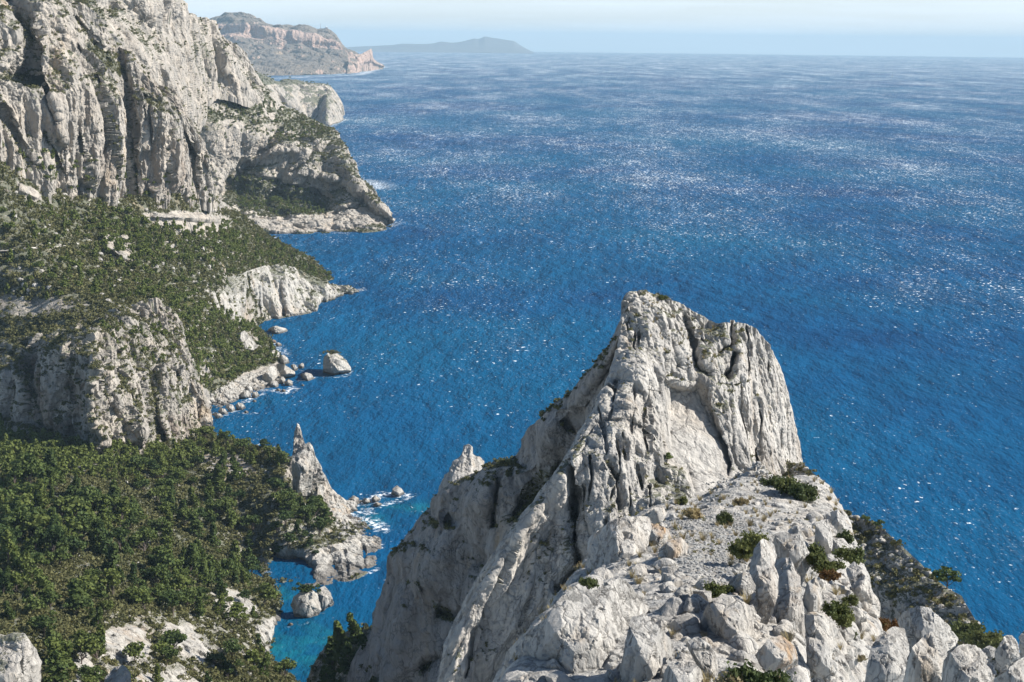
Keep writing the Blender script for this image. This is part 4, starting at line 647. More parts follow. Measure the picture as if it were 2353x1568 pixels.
for k, (x, y, r, lab) in enumerate([(566, 948, 6, "dark wet rock awash nearest the cobble beach"), (585, 922, 5, "dark wet rock awash off the boulder end of the beach"), (640, 897, 6, "dark wet rock in the surf under the rounded boulder"), (652, 899, 6, "second dark wet rock in the surf under the rounded boulder"), (696, 886, 4, "tiny dark rock alone in the water below the squat boulder"), (628, 786, 8, "dark rocks awash below the pine-topped shore"), (640, 793, 8, "brown wet rock in the broken water of the far inlet"), (600, 772, 7, "dark rock close behind the flat islet"), (668, 1436, 7, "low weedy rock just under the split islet")]):
    block("boulder", lab, "boulder", [(x - r, y), (x - r * .6, y - r * .6), (x, y - r * .7), (x + r * .7, y - r * .4), (x + r, y + 1), (x, y + r * .4)], seed=90 + k, water=True, group="dark rocks awash", stain=1.0, mat=M_shore, amp=.15)
# ---- blocks of the near ridge
NB = [
 ([(1120, 1620), (1150, 1560), (1165, 1500), (1200, 1460), (1255, 1420), (1290, 1370), (1340, 1335), (1365, 1333), (1380, 1345), (1400, 1350), (1420, 1328), (1442, 1340), (1465, 1370), (1485, 1405), (1472, 1440), (1450, 1480), (1430, 1530), (1420, 1640)], 84, "biggest pale block, rough and hump-backed, in front of the shaded ribs", .9, 0),
 ([(1352, 1240), (1400, 1200), (1440, 1185), (1490, 1190), (1497, 1212), (1487, 1260), (1486, 1290), (1500, 1330), (1505, 1365), (1487, 1395), (1460, 1375), (1420, 1345), (1380, 1345), (1350, 1300)], 128, "grey faced block standing above the biggest hump-backed one", .8, .1),
 ([(1450, 1420), (1480, 1408), (1505, 1430), (1545, 1475), (1548, 1500), (1497, 1560), (1440, 1620), (1418, 1600), (1428, 1520)], 80, "jagged wedge of rock just right of the biggest block", .8, 0),
 ([(1493, 1417), (1531, 1385), (1563, 1349), (1599, 1353), (1627, 1381), (1612, 1403), (1605, 1428), (1598, 1457), (1563, 1484), (1543, 1473), (1522, 1445)], 92, "broken pile-like block with many small ledges, beside the smooth-faced one", .7, .15),
 ([(1632, 1385), (1660, 1367), (1689, 1371), (1713, 1385), (1749, 1421), (1745, 1450), (1727, 1507), (1704, 1530), (1675, 1535), (1644, 1512), (1615, 1470), (1608, 1435), (1620, 1400)], 86, "large rounded block with one smooth flat face, centre of the near rocks", .6, 0),
 ([(1500, 1620), (1531, 1536), (1563, 1497), (1586, 1505), (1612, 1543), (1619, 1620)], 76, "smooth pointed block at the very bottom beside the jagged wedge", .8, 0),
 ([(1576, 1477), (1603, 1463), (1633, 1482), (1648, 1511), (1654, 1620), (1617, 1600), (1602, 1530)], 80, "ribbed block wedged under the smooth flat face", .8, 0),
 ([(1666, 1362), (1682, 1324), (1711, 1315), (1738, 1320), (1740, 1363), (1727, 1394), (1707, 1382), (1675, 1370)], 97, "squarish block between the round green bush and the tall leaning pillar", .8, 0),
 ([(1721, 1313), (1732, 1263), (1752, 1236), (1776, 1250), (1786, 1277), (1778, 1299), (1789, 1327), (1788, 1363), (1776, 1412), (1758, 1441), (1740, 1475), (1722, 1515), (1730, 1455), (1747, 1421), (1731, 1392), (1738, 1345)], 90, "tall narrow leaning pillar with a pointed tip", .8, .25),
 ([(1776, 1250), (1783, 1227), (1805, 1222), (1833, 1204), (1844, 1234), (1860, 1273), (1861, 1302), (1848, 1330), (1840, 1352), (1815, 1320), (1783, 1283)], 108, "rough knobbly block behind the leaning pillar's tip", .9, 0),
 ([(1779, 1289), (1815, 1279), (1838, 1325), (1842, 1363), (1848, 1410), (1857, 1471), (1857, 1530), (1830, 1512), (1803, 1466), (1763, 1452), (1774, 1412), (1789, 1357)], 92, "cracked column of yellowish stones right of the leaning pillar", .7, .2),
 ([(1843, 1383), (1855, 1338), (1873, 1326), (1887, 1349), (1891, 1385), (1881, 1405), (1851, 1409)], 98, "small upright block with a flat shaded face, above the tall flat slab", .9, 0),
 ([(1849, 1412), (1884, 1415), (1914, 1432), (1916, 1464), (1911, 1507), (1904, 1620), (1855, 1620), (1853, 1475)], 86, "tall flat slab with a grey face right of the cracked column", .7, 0),
 ([(1734, 1506), (1765, 1468), (1794, 1459), (1827, 1486), (1835, 1522), (1821, 1562), (1783, 1566), (1747, 1530)], 80, "brown stained wedge of rock over the bottom bush", .8, .9),
 ([(1790, 1620), (1805, 1543), (1837, 1528), (1860, 1540), (1868, 1620)], 74, "rounded grey block at the bottom beside the brown stained wedge", .9, 0),
 ([(1943, 1309), (1963, 1290), (1985, 1318), (2001, 1347), (2005, 1381), (2001, 1412), (1988, 1419), (1963, 1368)], 116, "smooth slab curving over the scrubby slope at the ridge's right edge", .6, 0),
 ([(1875, 1199), (1902, 1193), (1914, 1234), (1911, 1277), (1887, 1279), (1871, 1253)], 136, "upright column with a dark cleft beside the gully of bushes", .9, 0),
 ([(1907, 1177), (1927, 1172), (1946, 1205), (1951, 1239), (1934, 1236), (1913, 1206)], 148, "blocky rock at the ridge edge, upper neighbour of the dark-cleft column", .8, 0),
 ([(1905, 1235), (1940, 1238), (1966, 1275), (1960, 1303), (1926, 1284), (1906, 1262)], 138, "rounded block below the upper edge rocks, over the scrubby slope", .8, 0),
 ([(1488, 1180), (1510, 1165), (1526, 1168), (1532, 1182), (1522, 1200), (1500, 1204)], 150, "separate rounded boulder at the far left corner of the gravel patch", .9, 0),
 ([(1486, 1202), (1512, 1205), (1536, 1216), (1544, 1238), (1530, 1262), (1505, 1268), (1488, 1262)], 134, "orange brown broken rock left of the gravel patch", .8, 1.0),
 ([(1515, 1262), (1540, 1240), (1566, 1234), (1583, 1255), (1576, 1280), (1556, 1300), (1528, 1296), (1512, 1284)], 122, "layered tan slab tilted up against the orange rock", .7, .6),
 ([(1528, 1342), (1536, 1325), (1560, 1316), (1588, 1320), (1590, 1334), (1570, 1346), (1545, 1352)], 108, "flat topped stone above the many-ledged block", .8, 0)]
for k, (p, Y, lab, th_, st_) in enumerate(NB):
    block("rock_block", lab, "rock", p, Y=Y, thick=th_, seed=120 + k, mat=M_near, amp=.075, cut=.86, boxy=5.0, stain=st_, group="limestone blocks of the near ridge", size=.38, stretch=1.8)
KB = [
 ([(2062, 1427), (2079, 1405), (2110, 1393), (2136, 1398), (2162, 1422), (2183, 1442), (2202, 1468), (2196, 1486), (2178, 1495), (2147, 1505), (2097, 1490), (2072, 1465)], 78, "highest domed rock of the corner group, bright on its seaward side"),
 ([(2002, 1486), (2020, 1463), (2052, 1441), (2077, 1447), (2088, 1479), (2084, 1520), (2074, 1620), (1980, 1620), (1992, 1533)], 74, "tall shaded rock with two vertical cracks, leftmost of the corner group"),
 ([(2085, 1517), (2097, 1488), (2116, 1470), (2136, 1452), (2162, 1457), (2179, 1479), (2176, 1502), (2171, 1535), (2164, 1620), (2066, 1620)], 68, "furrowed rock in the middle of the corner group"),
 ([(2168, 1517), (2199, 1486), (2222, 1478), (2251, 1490), (2283, 1530), (2287, 1548), (2275, 1620), (2158, 1620)], 64, "broad whale-backed rock with a smooth grey front in the corner group"),
 ([(2254, 1494), (2272, 1483), (2287, 1489), (2291, 1507), (2275, 1517)], 70, "small round rock perched behind the whale-backed one"),
 ([(2285, 1500), (2308, 1462), (2326, 1460), (2339, 1478), (2344, 1515), (2313, 1541), (2291, 1533)], 68, "knobbly rock with a notched top in the corner group"),
 ([(2283, 1560), (2311, 1544), (2339, 1518), (2375, 1503), (2395, 1620), (2280, 1620)], 60, "dark furrowed rock in the bottom corner"),
 ([(2341, 1464), (2353, 1449), (2385, 1440), (2390, 1530), (2345, 1512)], 66, "rock cut by the picture edge behind the notched one")]
for k, (p, Y, lab) in enumerate(KB):
    block("rock_block", lab, "rock", p, Y=Y, thick=1.0, seed=160 + k, mat=M_near, amp=.13, cut=.85, boxy=5.0, group="rocks of the near corner group", size=.40, stretch=3.0)
block("rock_outcrop", "white knoll poking up in the lower corner of the wooded valley", "rock outcrop", [(-40, 1452), (10, 1460), (30, 1452), (55, 1458), (80, 1488), (92, 1520), (97, 1640), (-60, 1640)], Y=290, thick=.6, seed=180, mat=M_peak, amp=.08, size=.5, veg=.7)
block("rock_outcrop", "small white rock tip rising among the shrubs at the bottom edge", "rock outcrop", [(230, 1640), (240, 1560), (252, 1545), (266, 1531), (285, 1530), (300, 1546), (306, 1640)], Y=335, thick=.7, seed=181, mat=M_peak, amp=.08, size=.5)
# ------------------------------------------------------------------ loose stones
def stone(seed, sq=.7):
    u = np.linspace(0, np.pi, 6); v = np.linspace(0, 2 * np.pi, 8, endpoint=False); rs = np.random.RandomState(seed)
    G = np.stack([np.outer(np.sin(u), np.cos(v)), np.outer(np.sin(u), np.sin(v)), np.outer(np.cos(u), np.ones(8)) * sq], -1).reshape(-1, 3)
    for _ in range(7):
        n = rs.randn(3); n /= np.linalg.norm(n); ex = np.maximum(G @ n - .62, 0); G -= ex[:, None] * n
    return G, gridfaces(6, 8, True)
def tile(protos, pos, scl, rot=None, zs=None):
    Vs, Fs, n = [], [], 0; pos = np.asarray(pos); k = ridx(len(protos), len(pos)); rot = rng.rand(len(pos)) * 6.283 if rot is None else rot
    for q, (V, F) in enumerate(protos):
        m = k == q; p = pos[m]; s = scl[m]; c, d = np.cos(rot[m]), np.sin(rot[m])
        if not len(p): continue
        X = V[None, :, 0] * c[:, None] - V[None, :, 1] * d[:, None]; Yy = V[None, :, 0] * d[:, None] + V[None, :, 1] * c[:, None]; Z = np.broadcast_to(V[None, :, 2], X.shape)
        W = np.stack([X, Yy, Z], -1) * s[:, None, None] + p[:, None]
        Vs.append(W.reshape(-1, 3)); Fs.append((F[None] + (np.arange(len(p)) * len(V))[:, None, None]).reshape(-1, F.shape[1]) + n); n += W.shape[0] * W.shape[1]
    return np.concatenate(Vs), np.concatenate(Fs)
def pick(key, n, poly=None, veg=None, up=None, wfun=None, sep=0.0, vis=True):
    r = RELS[key]; wgt = r['area'].copy()
    if vis: wgt = np.where((r['n'] * (CAM - r['P'])).sum(1) > 0, wgt, 0)
    if poly is not None: wgt = wgt * inpoly(r['px'], r['py'], poly)
    if veg is not None: wgt = wgt * ss(r['veg'], veg, veg + .25)
    if up is not None: wgt = wgt * ss(r['n'][:, 2], up, up + .3)
    if wfun is not None: wgt = wgt * wfun(r)
    wgt = np.where((r['px'] > -60) & (r['px'] < 2420) & (r['py'] < 1640), wgt, 0)
    if wgt.sum() <= 0: return np.zeros(0, int)
    idx = rng.choice(len(wgt), size=min(n * (4 if sep else 1), int((wgt > 0).sum())), replace=False, p=wgt / wgt.sum())
    if sep:
        keep = []; K = np.zeros((0, 3))
        for i in idx:
            p = r['P'][i]
            if len(keep) == 0 or np.min(((r['P'][keep] - p) ** 2).sum(1)) > sep * sep: keep.append(i)
            if len(keep) >= n: break
        idx = np.array(keep, int)
    return idx
ST = [stone(i, .6 + .1 * (i % 4)) for i in range(6)]
def bigstone(seed):
    u = np.linspace(0, np.pi, 15); v = np.linspace(0, 2 * np.pi, 22, endpoint=False); rs = np.random.RandomState(seed)
    G = np.stack([np.outer(np.sin(u), np.cos(v)), np.outer(np.sin(u), np.sin(v)), np.outer(np.cos(u), np.ones(22)) * .8], -1).reshape(-1, 3)
    for _ in range(12):
        n = rs.randn(3); n /= np.linalg.norm(n); ex = np.maximum(G @ n - .5 - .25 * rs.rand(), 0); G -= ex[:, None] * n
    n = G / np.linalg.norm(G, axis=1, keepdims=True); return G + n * rockdisp(G + seed * 3, .8, .05, 1, seed, 3)[:, None], gridfaces(15, 22, True)
BST = [bigstone(40 + i) for i in range(8)]
def stones(name, label, items, mat, st=0.0, ST=ST):
    pos, scl = [], []
    for key, n, poly, lo, hi in items:
        i = pick(key, n, poly); pos.append(RELS[key]['P'][i]); scl.append(lo + (hi - lo) * rng.rand(len(i)) ** 2.5)
    V, F = tile(ST, np.concatenate(pos), np.concatenate(scl)); me = mesh_from(name, V, F); setattr_(me, 'stain', np.full(len(V), st)); setattr_(me, 'veg', np.zeros(len(V)))
    return stuff(link(name, me, [mat]), label)
M_grav = rock_mat("grey_gravel", .8, c1=(.46, .45, .43), c2=(.28, .28, .27), crack=.3)
stones("shore_rubble", "pale cobbles and broken rock along the cove shores", [("C", 900, [(470, 965), (480, 905), (520, 880), (560, 865), (620, 850), (690, 870), (640, 910), (560, 940)], .5, 2.2), ("C", 500, [(380, 620), (560, 740), (600, 800), (480, 820), (400, 720)], .4, 1.6), ("C", 500, [(0, 430), (500, 470), (560, 700), (0, 700)], .5, 2.4), ("E", 700, [(0, 1030), (660, 1050), (660, 1560), (0, 1560)], .3, 1.3), ("F", 500, [(740, 1140), (880, 1140), (880, 1260), (780, 1230)], .4, 1.5), ("B", 500, [(440, 200), (800, 300), (900, 520), (560, 500)], .6, 2.5), ("J", 900, None, .2, .9)], M_shore)
stones("gravel", "loose grey gravel in the hollow of the near ridge", [("H", 5200, [(1500, 1240), (1560, 1190), (1700, 1180), (1800, 1240), (1740, 1320), (1640, 1350), (1570, 1340), (1520, 1300)], .04, .22), ("H", 1600, None, .04, .3)], M_grav)
stones("rubble", "broken limestone blocks strewn between the big rocks of the near ridge", [("H", 420, [(1330, 1330), (1500, 1290), (1640, 1360), (1780, 1200), (1900, 1180), (1960, 1250), (2010, 1400), (1940, 1568), (1200, 1568)], .18, 1.15), ("H", 120, [(1440, 1170), (1740, 1095), (1890, 1110), (1900, 1190), (1700, 1170), (1500, 1230)], .1, .7)], M_near, ST=BST)
hp = at(1741, 1086, 199); pos = hp + rng.randn(330, 3) * [2.1, 1.2, .1]; pos[:, 2] = hp[2] - 1.6 + np.abs(rng.rand(330)) * np.maximum(.15, 2.9 - 1.0 * np.abs(pos[:, 0] - hp[0]))
V, F = tile(ST, pos, .14 + .26 * rng.rand(330) ** 1.5); me = mesh_from("stone_heap_rubble", V, F); setattr_(me, 'veg', np.zeros(len(V))); setattr_(me, 'stain', np.zeros(len(V)))
stuff(link("stone_heap_rubble", me, [M_near]), "heap of loose grey stones on the crest of the near ridge")
# ------------------------------------------------------------------ vegetation
def tube(pts, radii, k=6):
    pts = np.asarray(pts, float); V = []; T = np.gradient(pts, axis=0)
    for p, t, r in zip(pts, T, radii):
        t = t / (np.linalg.norm(t) + 1e-9); a = np.cross(t, [0.31, .95, .05]); a /= np.linalg.norm(a) + 1e-9; b = np.cross(t, a)
        for q in range(k): V.append(p + r * (math.cos(6.2832 * q / k) * a + math.sin(6.2832 * q / k) * b))
    return np.array(V), gridfaces(len(pts), k, True)
def merge(parts):
    V, F, n = [], [], 0
    for v, f in parts: V.append(v); F.append(f + n); n += len(v)
    return np.concatenate(V), np.concatenate(F)
def quads(cen, nor, s, rs, asp=1.0):
    """one small leaf cluster face at each point"""
    n = nor / (np.linalg.norm(nor, axis=1, keepdims=True) + 1e-9); a = np.cross(n, rs.randn(len(n), 3)); a /= np.linalg.norm(a, axis=1, keepdims=True) + 1e-9; b = np.cross(n, a)
    s = s[:, None]; V = np.stack([cen - a * s - b * s * asp * .5, cen + a * s * .7 - b * s * asp, cen + a * s + b * s * asp * .6, cen - a * s * .5 + b * s * asp], 1)
    return V.reshape(-1, 3), np.arange(len(cen) * 4).reshape(-1, 4)
def pad(c, r, n, rs, s):
    d = rs.randn(n, 3); d /= np.linalg.norm(d, axis=1, keepdims=True); rr = (.45 + .6 * rs.rand(n) ** .5)[:, None]
    p = c + d * rr * np.array(r); return quads(p, d + .9 * rs.randn(n, 3), s * (.6 + .8 * rs.rand(n)), rs)
def pine(seed, h=9.0, kind=0, nq=760):
    rs = np.random.RandomState(seed); lean = rs.randn(2) * .09 * h; top = h * (.72 if kind == 0 else .9)
    tp = np.array([[lean[0] * (t ** 1.5) + .15 * math.sin(5 * t + seed), lean[1] * t ** 1.5, t * top - .8] for t in np.linspace(0, 1, 7)])
    tr = [tube(tp, np.linspace(.024 * h, .008 * h, 7))]; cr = []; np_ = 13 if kind == 0 else 15
    for k in range(np_):
        if kind == 0:    # spreading Aleppo pine: pads of needles on rising limbs
            a = rs.rand() * 6.28; q = rs.rand() ** .55; z = h * (.48 + .42 * rs.rand() * (1 - .45 * q)); c = np.array([lean[0] * .8 + math.cos(a) * q * h * .33, lean[1] * .8 + math.sin(a) * q * h * .33, z]); r = h * np.array([.15, .15, .085]) * (.75 + .5 * rs.rand())
        else:            # younger, narrower tree
            t = (k + .5) / np_; a = rs.rand() * 6.28; q = (1 - t) ** .8 * (.4 + .6 * rs.rand()); z = h * (.18 + .78 * t); c = np.array([lean[0] * t + math.cos(a) * q * h * .24, lean[1] * t + math.sin(a) * q * h * .24, z]); r = h * np.array([.12, .12, .12]) * (1.15 - .55 * t)
        cr.append(pad(c, r, nq // np_, rs, .034 * h if nq > 500 else .052 * h))
        j = min(6, max(1, int(6 * (z / top) * .62))); p0 = tp[j]; mid = (p0 + c) / 2 + [0, 0, -.03 * h]
        tr.append(tube([p0, mid, c], [.010 * h, .006 * h, .003 * h], 4))
    return merge(tr), merge(cr)
PROTO = []
for k in range(8):
    (tv, tf), (cv, cf) = pine(300 + k, 9.0, 0 if k < 5 else 1)
    mt = mesh_from("trunk", tv, tf); mt.materials.append(M_bark); mc = mesh_from("crown", cv, cf); mc.materials.append(M_pine); PROTO.append((mt, mc))
def put_pine(p, h, label, group=None, k=None, rz=None, dead=False):
    r = bpy.data.objects.new("pine_tree", None); sc.collection.objects.link(r); r.empty_display_size = 1
    r.location = p; r.rotation_euler = (0, 0, rng.rand() * 6.28 if rz is None else rz); s = h / 9.0; r.scale = (s * (.95 + .4 * rng.rand()), s * (.95 + .4 * rng.rand()), s); tag(r, label, "pine tree", group)
    k = ridx(8, 1)[0] if k is None else k
    for nm, me in zip(("trunk", "crown"), PROTO[k]):
        c = bpy.data.objects.new(nm, me); sc.collection.objects.link(c); c.parent = r
    return r
def nearP(key, x, y):
    r = RELS[key]; i = np.argmin((r['px'] - x) ** 2 + (r['py'] - y) ** 2 + np.where((r['n'] * (CAM - r['P'])).sum(1) > 0, 0, 400)); return r['P'][i]
SOLO = [("F", 650, 1075, 9.5, "flat-topped pine leaning beside the rock needle on the skyline", 0), ("E", 604, 1030, 5.5, "small thin umbrella pine alone on the ridge before the needle", 1), ("F", 655, 1170, 11, "big dark round pine left of the foot of the needle", 2), ("F", 700, 1200, 9, "pine with bare pale trunk under the needle's foot", 3), ("E", 560, 1040, 9, "wide pine on the ridge crest, inland of the small umbrella pine", 4),
        ("E", 524, 1020, 8, "bushy pine on the crest behind the wide one", 0), ("E", 470, 1010, 9, "dark pine where the ridge meets the grey cliff", 2), ("E", 440, 1050, 8, "pine overhanging the foot of the grey cliff", 1), ("F", 735, 1235, 8, "bright green pine above the waterside cliffs", 3), ("F", 725, 1165, 7, "leaning pine on the seaward side below the needle", 4),
        ("D", 92, 990, 9, "lone round-crowned pine in front of the dark foot of the overhang", 0), ("D", 0, 1010, 10, "tall pine at the picture's edge under the overhang", 5), ("E", 655, 1562, 8, "pine standing clear against the turquoise cove water", 0), ("E", 590, 1548, 9, "pine at the cove's near shore next to the clear-standing one", 1), ("E", 400, 1505, 9, "dark pine standing before the pale rock slabs", 2), ("E", 195, 1375, 9, "leaning pine with visible trunk in the middle of the valley", 4),
        ("J", 2178, 1352, 5.2, "lone pine on the edge of the scrubby slope against the sea", 0), ("G", 1531, 1062, 2.6, "tiny pine growing in the middle of the white peak face", 1), ("J", 2024, 1216, 2.6, "tiny wind-bent tree on the slope's sea edge above the lone pine", 3), ("J", 1986, 1200, 2.2, "tiny tree nearest the peak on the slope's sea edge", 4)]
for key, x, y, h, lab, k in SOLO: put_pine(nearP(key, x, y) - [0, 0, .4], h, lab, None, k)
for (x, y, Y, h, lab, k) in [(762, 1520, 455, 12, "dark rounded tree, leftmost of the clump under the shaded wall", 5), (790, 1485, 450, 12, "dense tree in the middle of the clump under the shaded wall", 6), (820, 1460, 448, 11, "tree of the clump touching the shaded wall", 7), (800, 1530, 430, 11, "lowest tree of the clump under the shaded wall", 5), (835, 1500, 430, 9, "small tree half in shade at the wall foot", 6), (755, 1568, 430, 9, "young tree at the bottom edge by the cove's dark corner", 7)]:
    p = at(x, y, Y); p[2] -= h * .35; put_pine(p, h, lab, None, k)
ZN = [("E", [(0, 1100), (260, 1110), (300, 1330), (0, 1330)], 66, 5.6, (8.5, 12), "tall green pine in the dense wood filling the upper valley", "dense wood of the upper valley"),
      ("E", [(250, 1100), (520, 1060), (610, 1180), (600, 1330), (300, 1340)], 78, 5.2, (7.5, 10.5), "dark pine of the shaded wood between the valley and the promontory", "shaded wood towards the promontory"),
      ("E", [(0, 1330), (330, 1340), (560, 1330), (640, 1400), (560, 1460), (420, 1420), (250, 1420), (0, 1440)], 62, 5.0, (6.5, 9.5), "pine in the open wood of the valley floor above the pale slabs", "open wood of the valley floor"),
      ("E", [(80, 1440), (240, 1430), (330, 1500), (500, 1520), (640, 1480), (680, 1568), (500, 1600), (120, 1600)], 34, 5.2, (5, 8), "scattered pine among the pale slabs and scrub at the bottom", "scattered pines among the slabs"),
      ("F", [(600, 1080), (690, 1110), (760, 1200), (740, 1280), (640, 1290), (590, 1240)], 26, 4.5, (6, 8.5), "pine on the promontory slope under the rock needle", "pines of the promontory")]
WORDS = ["spreading", "broad-crowned", "open-crowned", "irregular flat-topped", "thick leaning", "narrow pointed", "slim young", "dense conical"]
BANDS = {0: [(1180, "close under the grey cliff"), (1260, "half way across the wood"), (9999, "on the wood's near side")], 1: [(1150, "just below the bare ridge"), (1240, "in the shaded middle"), (9999, "above the small dark inlet")],
         2: [(1390, "next to the dense wood"), (9999, "just above the pale slabs")], 3: [(1500, "beside the pale slabs"), (9999, "at the picture's lower edge")], 4: [(1180, "near the rock needle's foot"), (9999, "over the waterside cliffs")]}
cnt = 0
for zi, (key, poly, n, sep, (h0_, h1_), lab, grp) in enumerate(ZN):
    for i in pick(key, n, poly, sep=sep * .82, up=.05, wfun=lambda r: ss(fbm(r['P'] / 17., 3, 91), -.22, .22) + .10):
        k = [0, 1, 2, 3, 4, 5, 6, 7, 5, 6][ridx(10, 1)[0]]; h = h0_ * .5 + (h1_ * 1.22 - h0_ * .5) * rng.rand() ** .8; y = RELS[key]['py'][i]
        place = next(t_ for lim, t_ in BANDS[zi] if y < lim)
        put_pine(RELS[key]['P'][i] - [0, 0, .5], h, ("tall " if h > (h0_ + h1_) / 2 else "small ") + WORDS[k] + " pine of the " + ["upper valley wood", "shaded wood", "open valley wood", "slab scrub", "promontory"][zi] + ", " + place, grp, k=k); cnt += 1
print("pines", cnt)
LOD = []
for k in range(6):
    (tv, tf), (cv, cf) = pine(500 + k, 9.0, k % 2, 210); LOD.append((cv / 9.0, cf))
def plants(name, label, protos, items, mats):
    pos, scl = [], []
    for it in items:
        key, n, poly, lo, hi = it[:5]; kw = it[5] if len(it) > 5 else {}
        i = pick(key, n, poly, **kw); pos.append(RELS[key]['P'][i] - [0, 0, lo * .12]); scl.append(lo + (hi - lo) * rng.rand(len(i)) ** 1.4)
    V, F = tile(protos, np.concatenate(pos), np.concatenate(scl)); me = mesh_from(name, V, F)
    return stuff(link(name, me, mats), label)
plants("pine_forest_treeline", "far pines scattered over the wooded slope below the cliffs", LOD, [
    ("C", 330, [(150, 470), (330, 500), (540, 520), (760, 640), (600, 640), (430, 700), (250, 690), (0, 690), (0, 480)], 5, 9, dict(sep=6, up=.05)), ("C", 150, [(230, 500), (330, 520), (540, 540), (560, 600), (330, 620), (230, 580)], 6, 9, dict(sep=6)),
    ("C", 190, [(380, 690), (520, 720), (590, 760), (640, 830), (560, 870), (470, 900), (440, 860), (400, 780)], 6, 9, dict(sep=5.5)), ("C", 60, [(640, 555), (770, 645), (700, 650), (600, 600)], 4, 7, dict(sep=6)),
    ("D", 40, [(230, 740), (400, 760), (430, 820), (360, 860), (250, 800)], 3, 6, dict(sep=4, up=.1)), ("E", 260, [(0, 1000), (200, 1030), (440, 1040), (520, 1060), (260, 1110), (0, 1100)], 6, 9.5, dict(sep=4.6)), ("B", 170, [(440, 200), (620, 240), (760, 300), (700, 330), (480, 320)], 4, 8, dict(sep=8, up=.1)),
    ("B", 260, [(525, 410), (600, 415), (700, 440), (750, 470), (740, 495), (640, 495), (550, 480)], 5, 9, dict(sep=6)), ("A1", 70, [(0, 330), (490, 440), (490, 470), (0, 470)], 4, 7, dict(sep=6, up=.0)), ("sea_cliff", 60, [(560, 160), (760, 188), (760, 200), (560, 190)], 4, 8, dict(sep=10, up=.0)), ("E", 40, [(440, 1000), (660, 1040), (640, 1080), (460, 1060)], 5, 8, dict(sep=6))], [M_pine])
def shrubp(seed, n=34):
    rs = np.random.RandomState(seed); P_ = [pad(np.array([rs.randn() * .35, rs.randn() * .35, .35 + .2 * rs.rand()]), (.55, .55, .42), n // 3, rs, .2) for _ in range(3)]; return merge(P_)
SP = [shrubp(600 + k) for k in range(6)]
plants("undergrowth", "low dark scrub covering the slopes and ledges", SP, [
    ("C", 14000, None, .6, 2.8, dict(veg=.4, sep=0)), ("E", 15000, None, .5, 2.2, dict(veg=.35)), ("F", 900, None, .5, 1.6, dict(veg=.3)), ("B", 5200, None, .8, 2.6, dict(veg=.35)), ("D", 2200, None, .6, 1.9, dict(veg=.3)), ("A1", 1500, None, .7, 2.2, dict(veg=.3)),
    ("A2", 1300, None, .8, 2.4, dict(veg=.3)), ("C2", 260, None, .6, 1.6, dict(veg=.3)), ("GW", 500, None, .4, 1.2, dict(veg=.25)), ("M", 200, None, .8, 2.0), ("E", 900, [(400, 1560), (700, 1440), (700, 1600)], .5, 1.4)], [M_shrub])
plants("undergrowth", "grey green shrubs dotted over the near slope and the peak's ledges", SP, [("J", 800, None, .25, 1.2, dict(veg=.25)), ("G", 420, None, .25, .8, dict(veg=.4)), ("H", 90, [(1380, 1150), (1900, 1090), (1960, 1250), (1500, 1280)], .1, .35, dict(up=.3)), ("J", 60, None, .6, 1.7)], [M_shrub])
# bushes of the near ridge, one by one
def bush(seed, n=1100, up_=1.0, wid=1.0, blade=.036):
    rs = np.random.RandomState(seed); st, lf = [], []
    for k in range(26):
        a = rs.rand() * 6.28; q = rs.rand() ** .6; tip = np.array([math.cos(a) * q * wid * .85, math.sin(a) * q * wid * .85, up_ * (.55 + .5 * rs.rand()) * (1.05 - .45 * q)])
        st.append(tube([[0.05 * math.cos(a), .05 * math.sin(a), -.15], tip * [.4, .4, .5], tip * .96], [.02, .012, .005], 3))
        m = n // 26; t = .35 + .68 * rs.rand(m) ** .7; c = tip * t[:, None] + rs.randn(m, 3) * .075; lf.append(quads(c, rs.randn(m, 3) * [1, 1, .5], blade * (.5 + rs.rand(m)), rs, 1.6 if blade < .06 else 1.0))
    return merge(st), merge(lf)
BP = []
for k in range(4):
    (a_, b_), (c_, d_) = bush(700 + k, 2400, [1.1, .8, .9, .7][k], [.8, 1.1, 1.0, 1.25][k]); ms = mesh_from("stems", a_, b_); ms.materials.append(M_bark); BP.append((ms, mesh_from("foliage", c_, d_)))
def put_bush(x, y, Y, s, label, k=0, mat=None, key=None, squash=1.0, sx=1.0):
    p = at(x, y, Y) if Y else nearP(key or "H", x, y)
    r = bpy.data.objects.new("shrub", None); sc.collection.objects.link(r); r.location = p; r.rotation_euler = (0, 0, rng.rand() * 6.28 if sx == 1 else 0); r.scale = (s * sx, s, s * squash); tag(r, label, "shrub")
    a = bpy.data.objects.new("stems", BP[k][0]); b = bpy.data.objects.new("foliage", BP[k][1]); me = BP[k][1]
    if mat is not None:
        if mat.name not in [m.name for m in me.materials]: me.materials.append(mat)
    if len(me.materials) and mat is not None:
        b.data = me
        b.material_slots
    for o in (a, b): sc.collection.objects.link(o); o.parent = r
    if mat is not None and b.data.materials[0] != mat: b.material_slots[0].link = 'OBJECT'; b.material_slots[0].material = mat
for ms, mf in BP: mf.materials.append(M_bush)
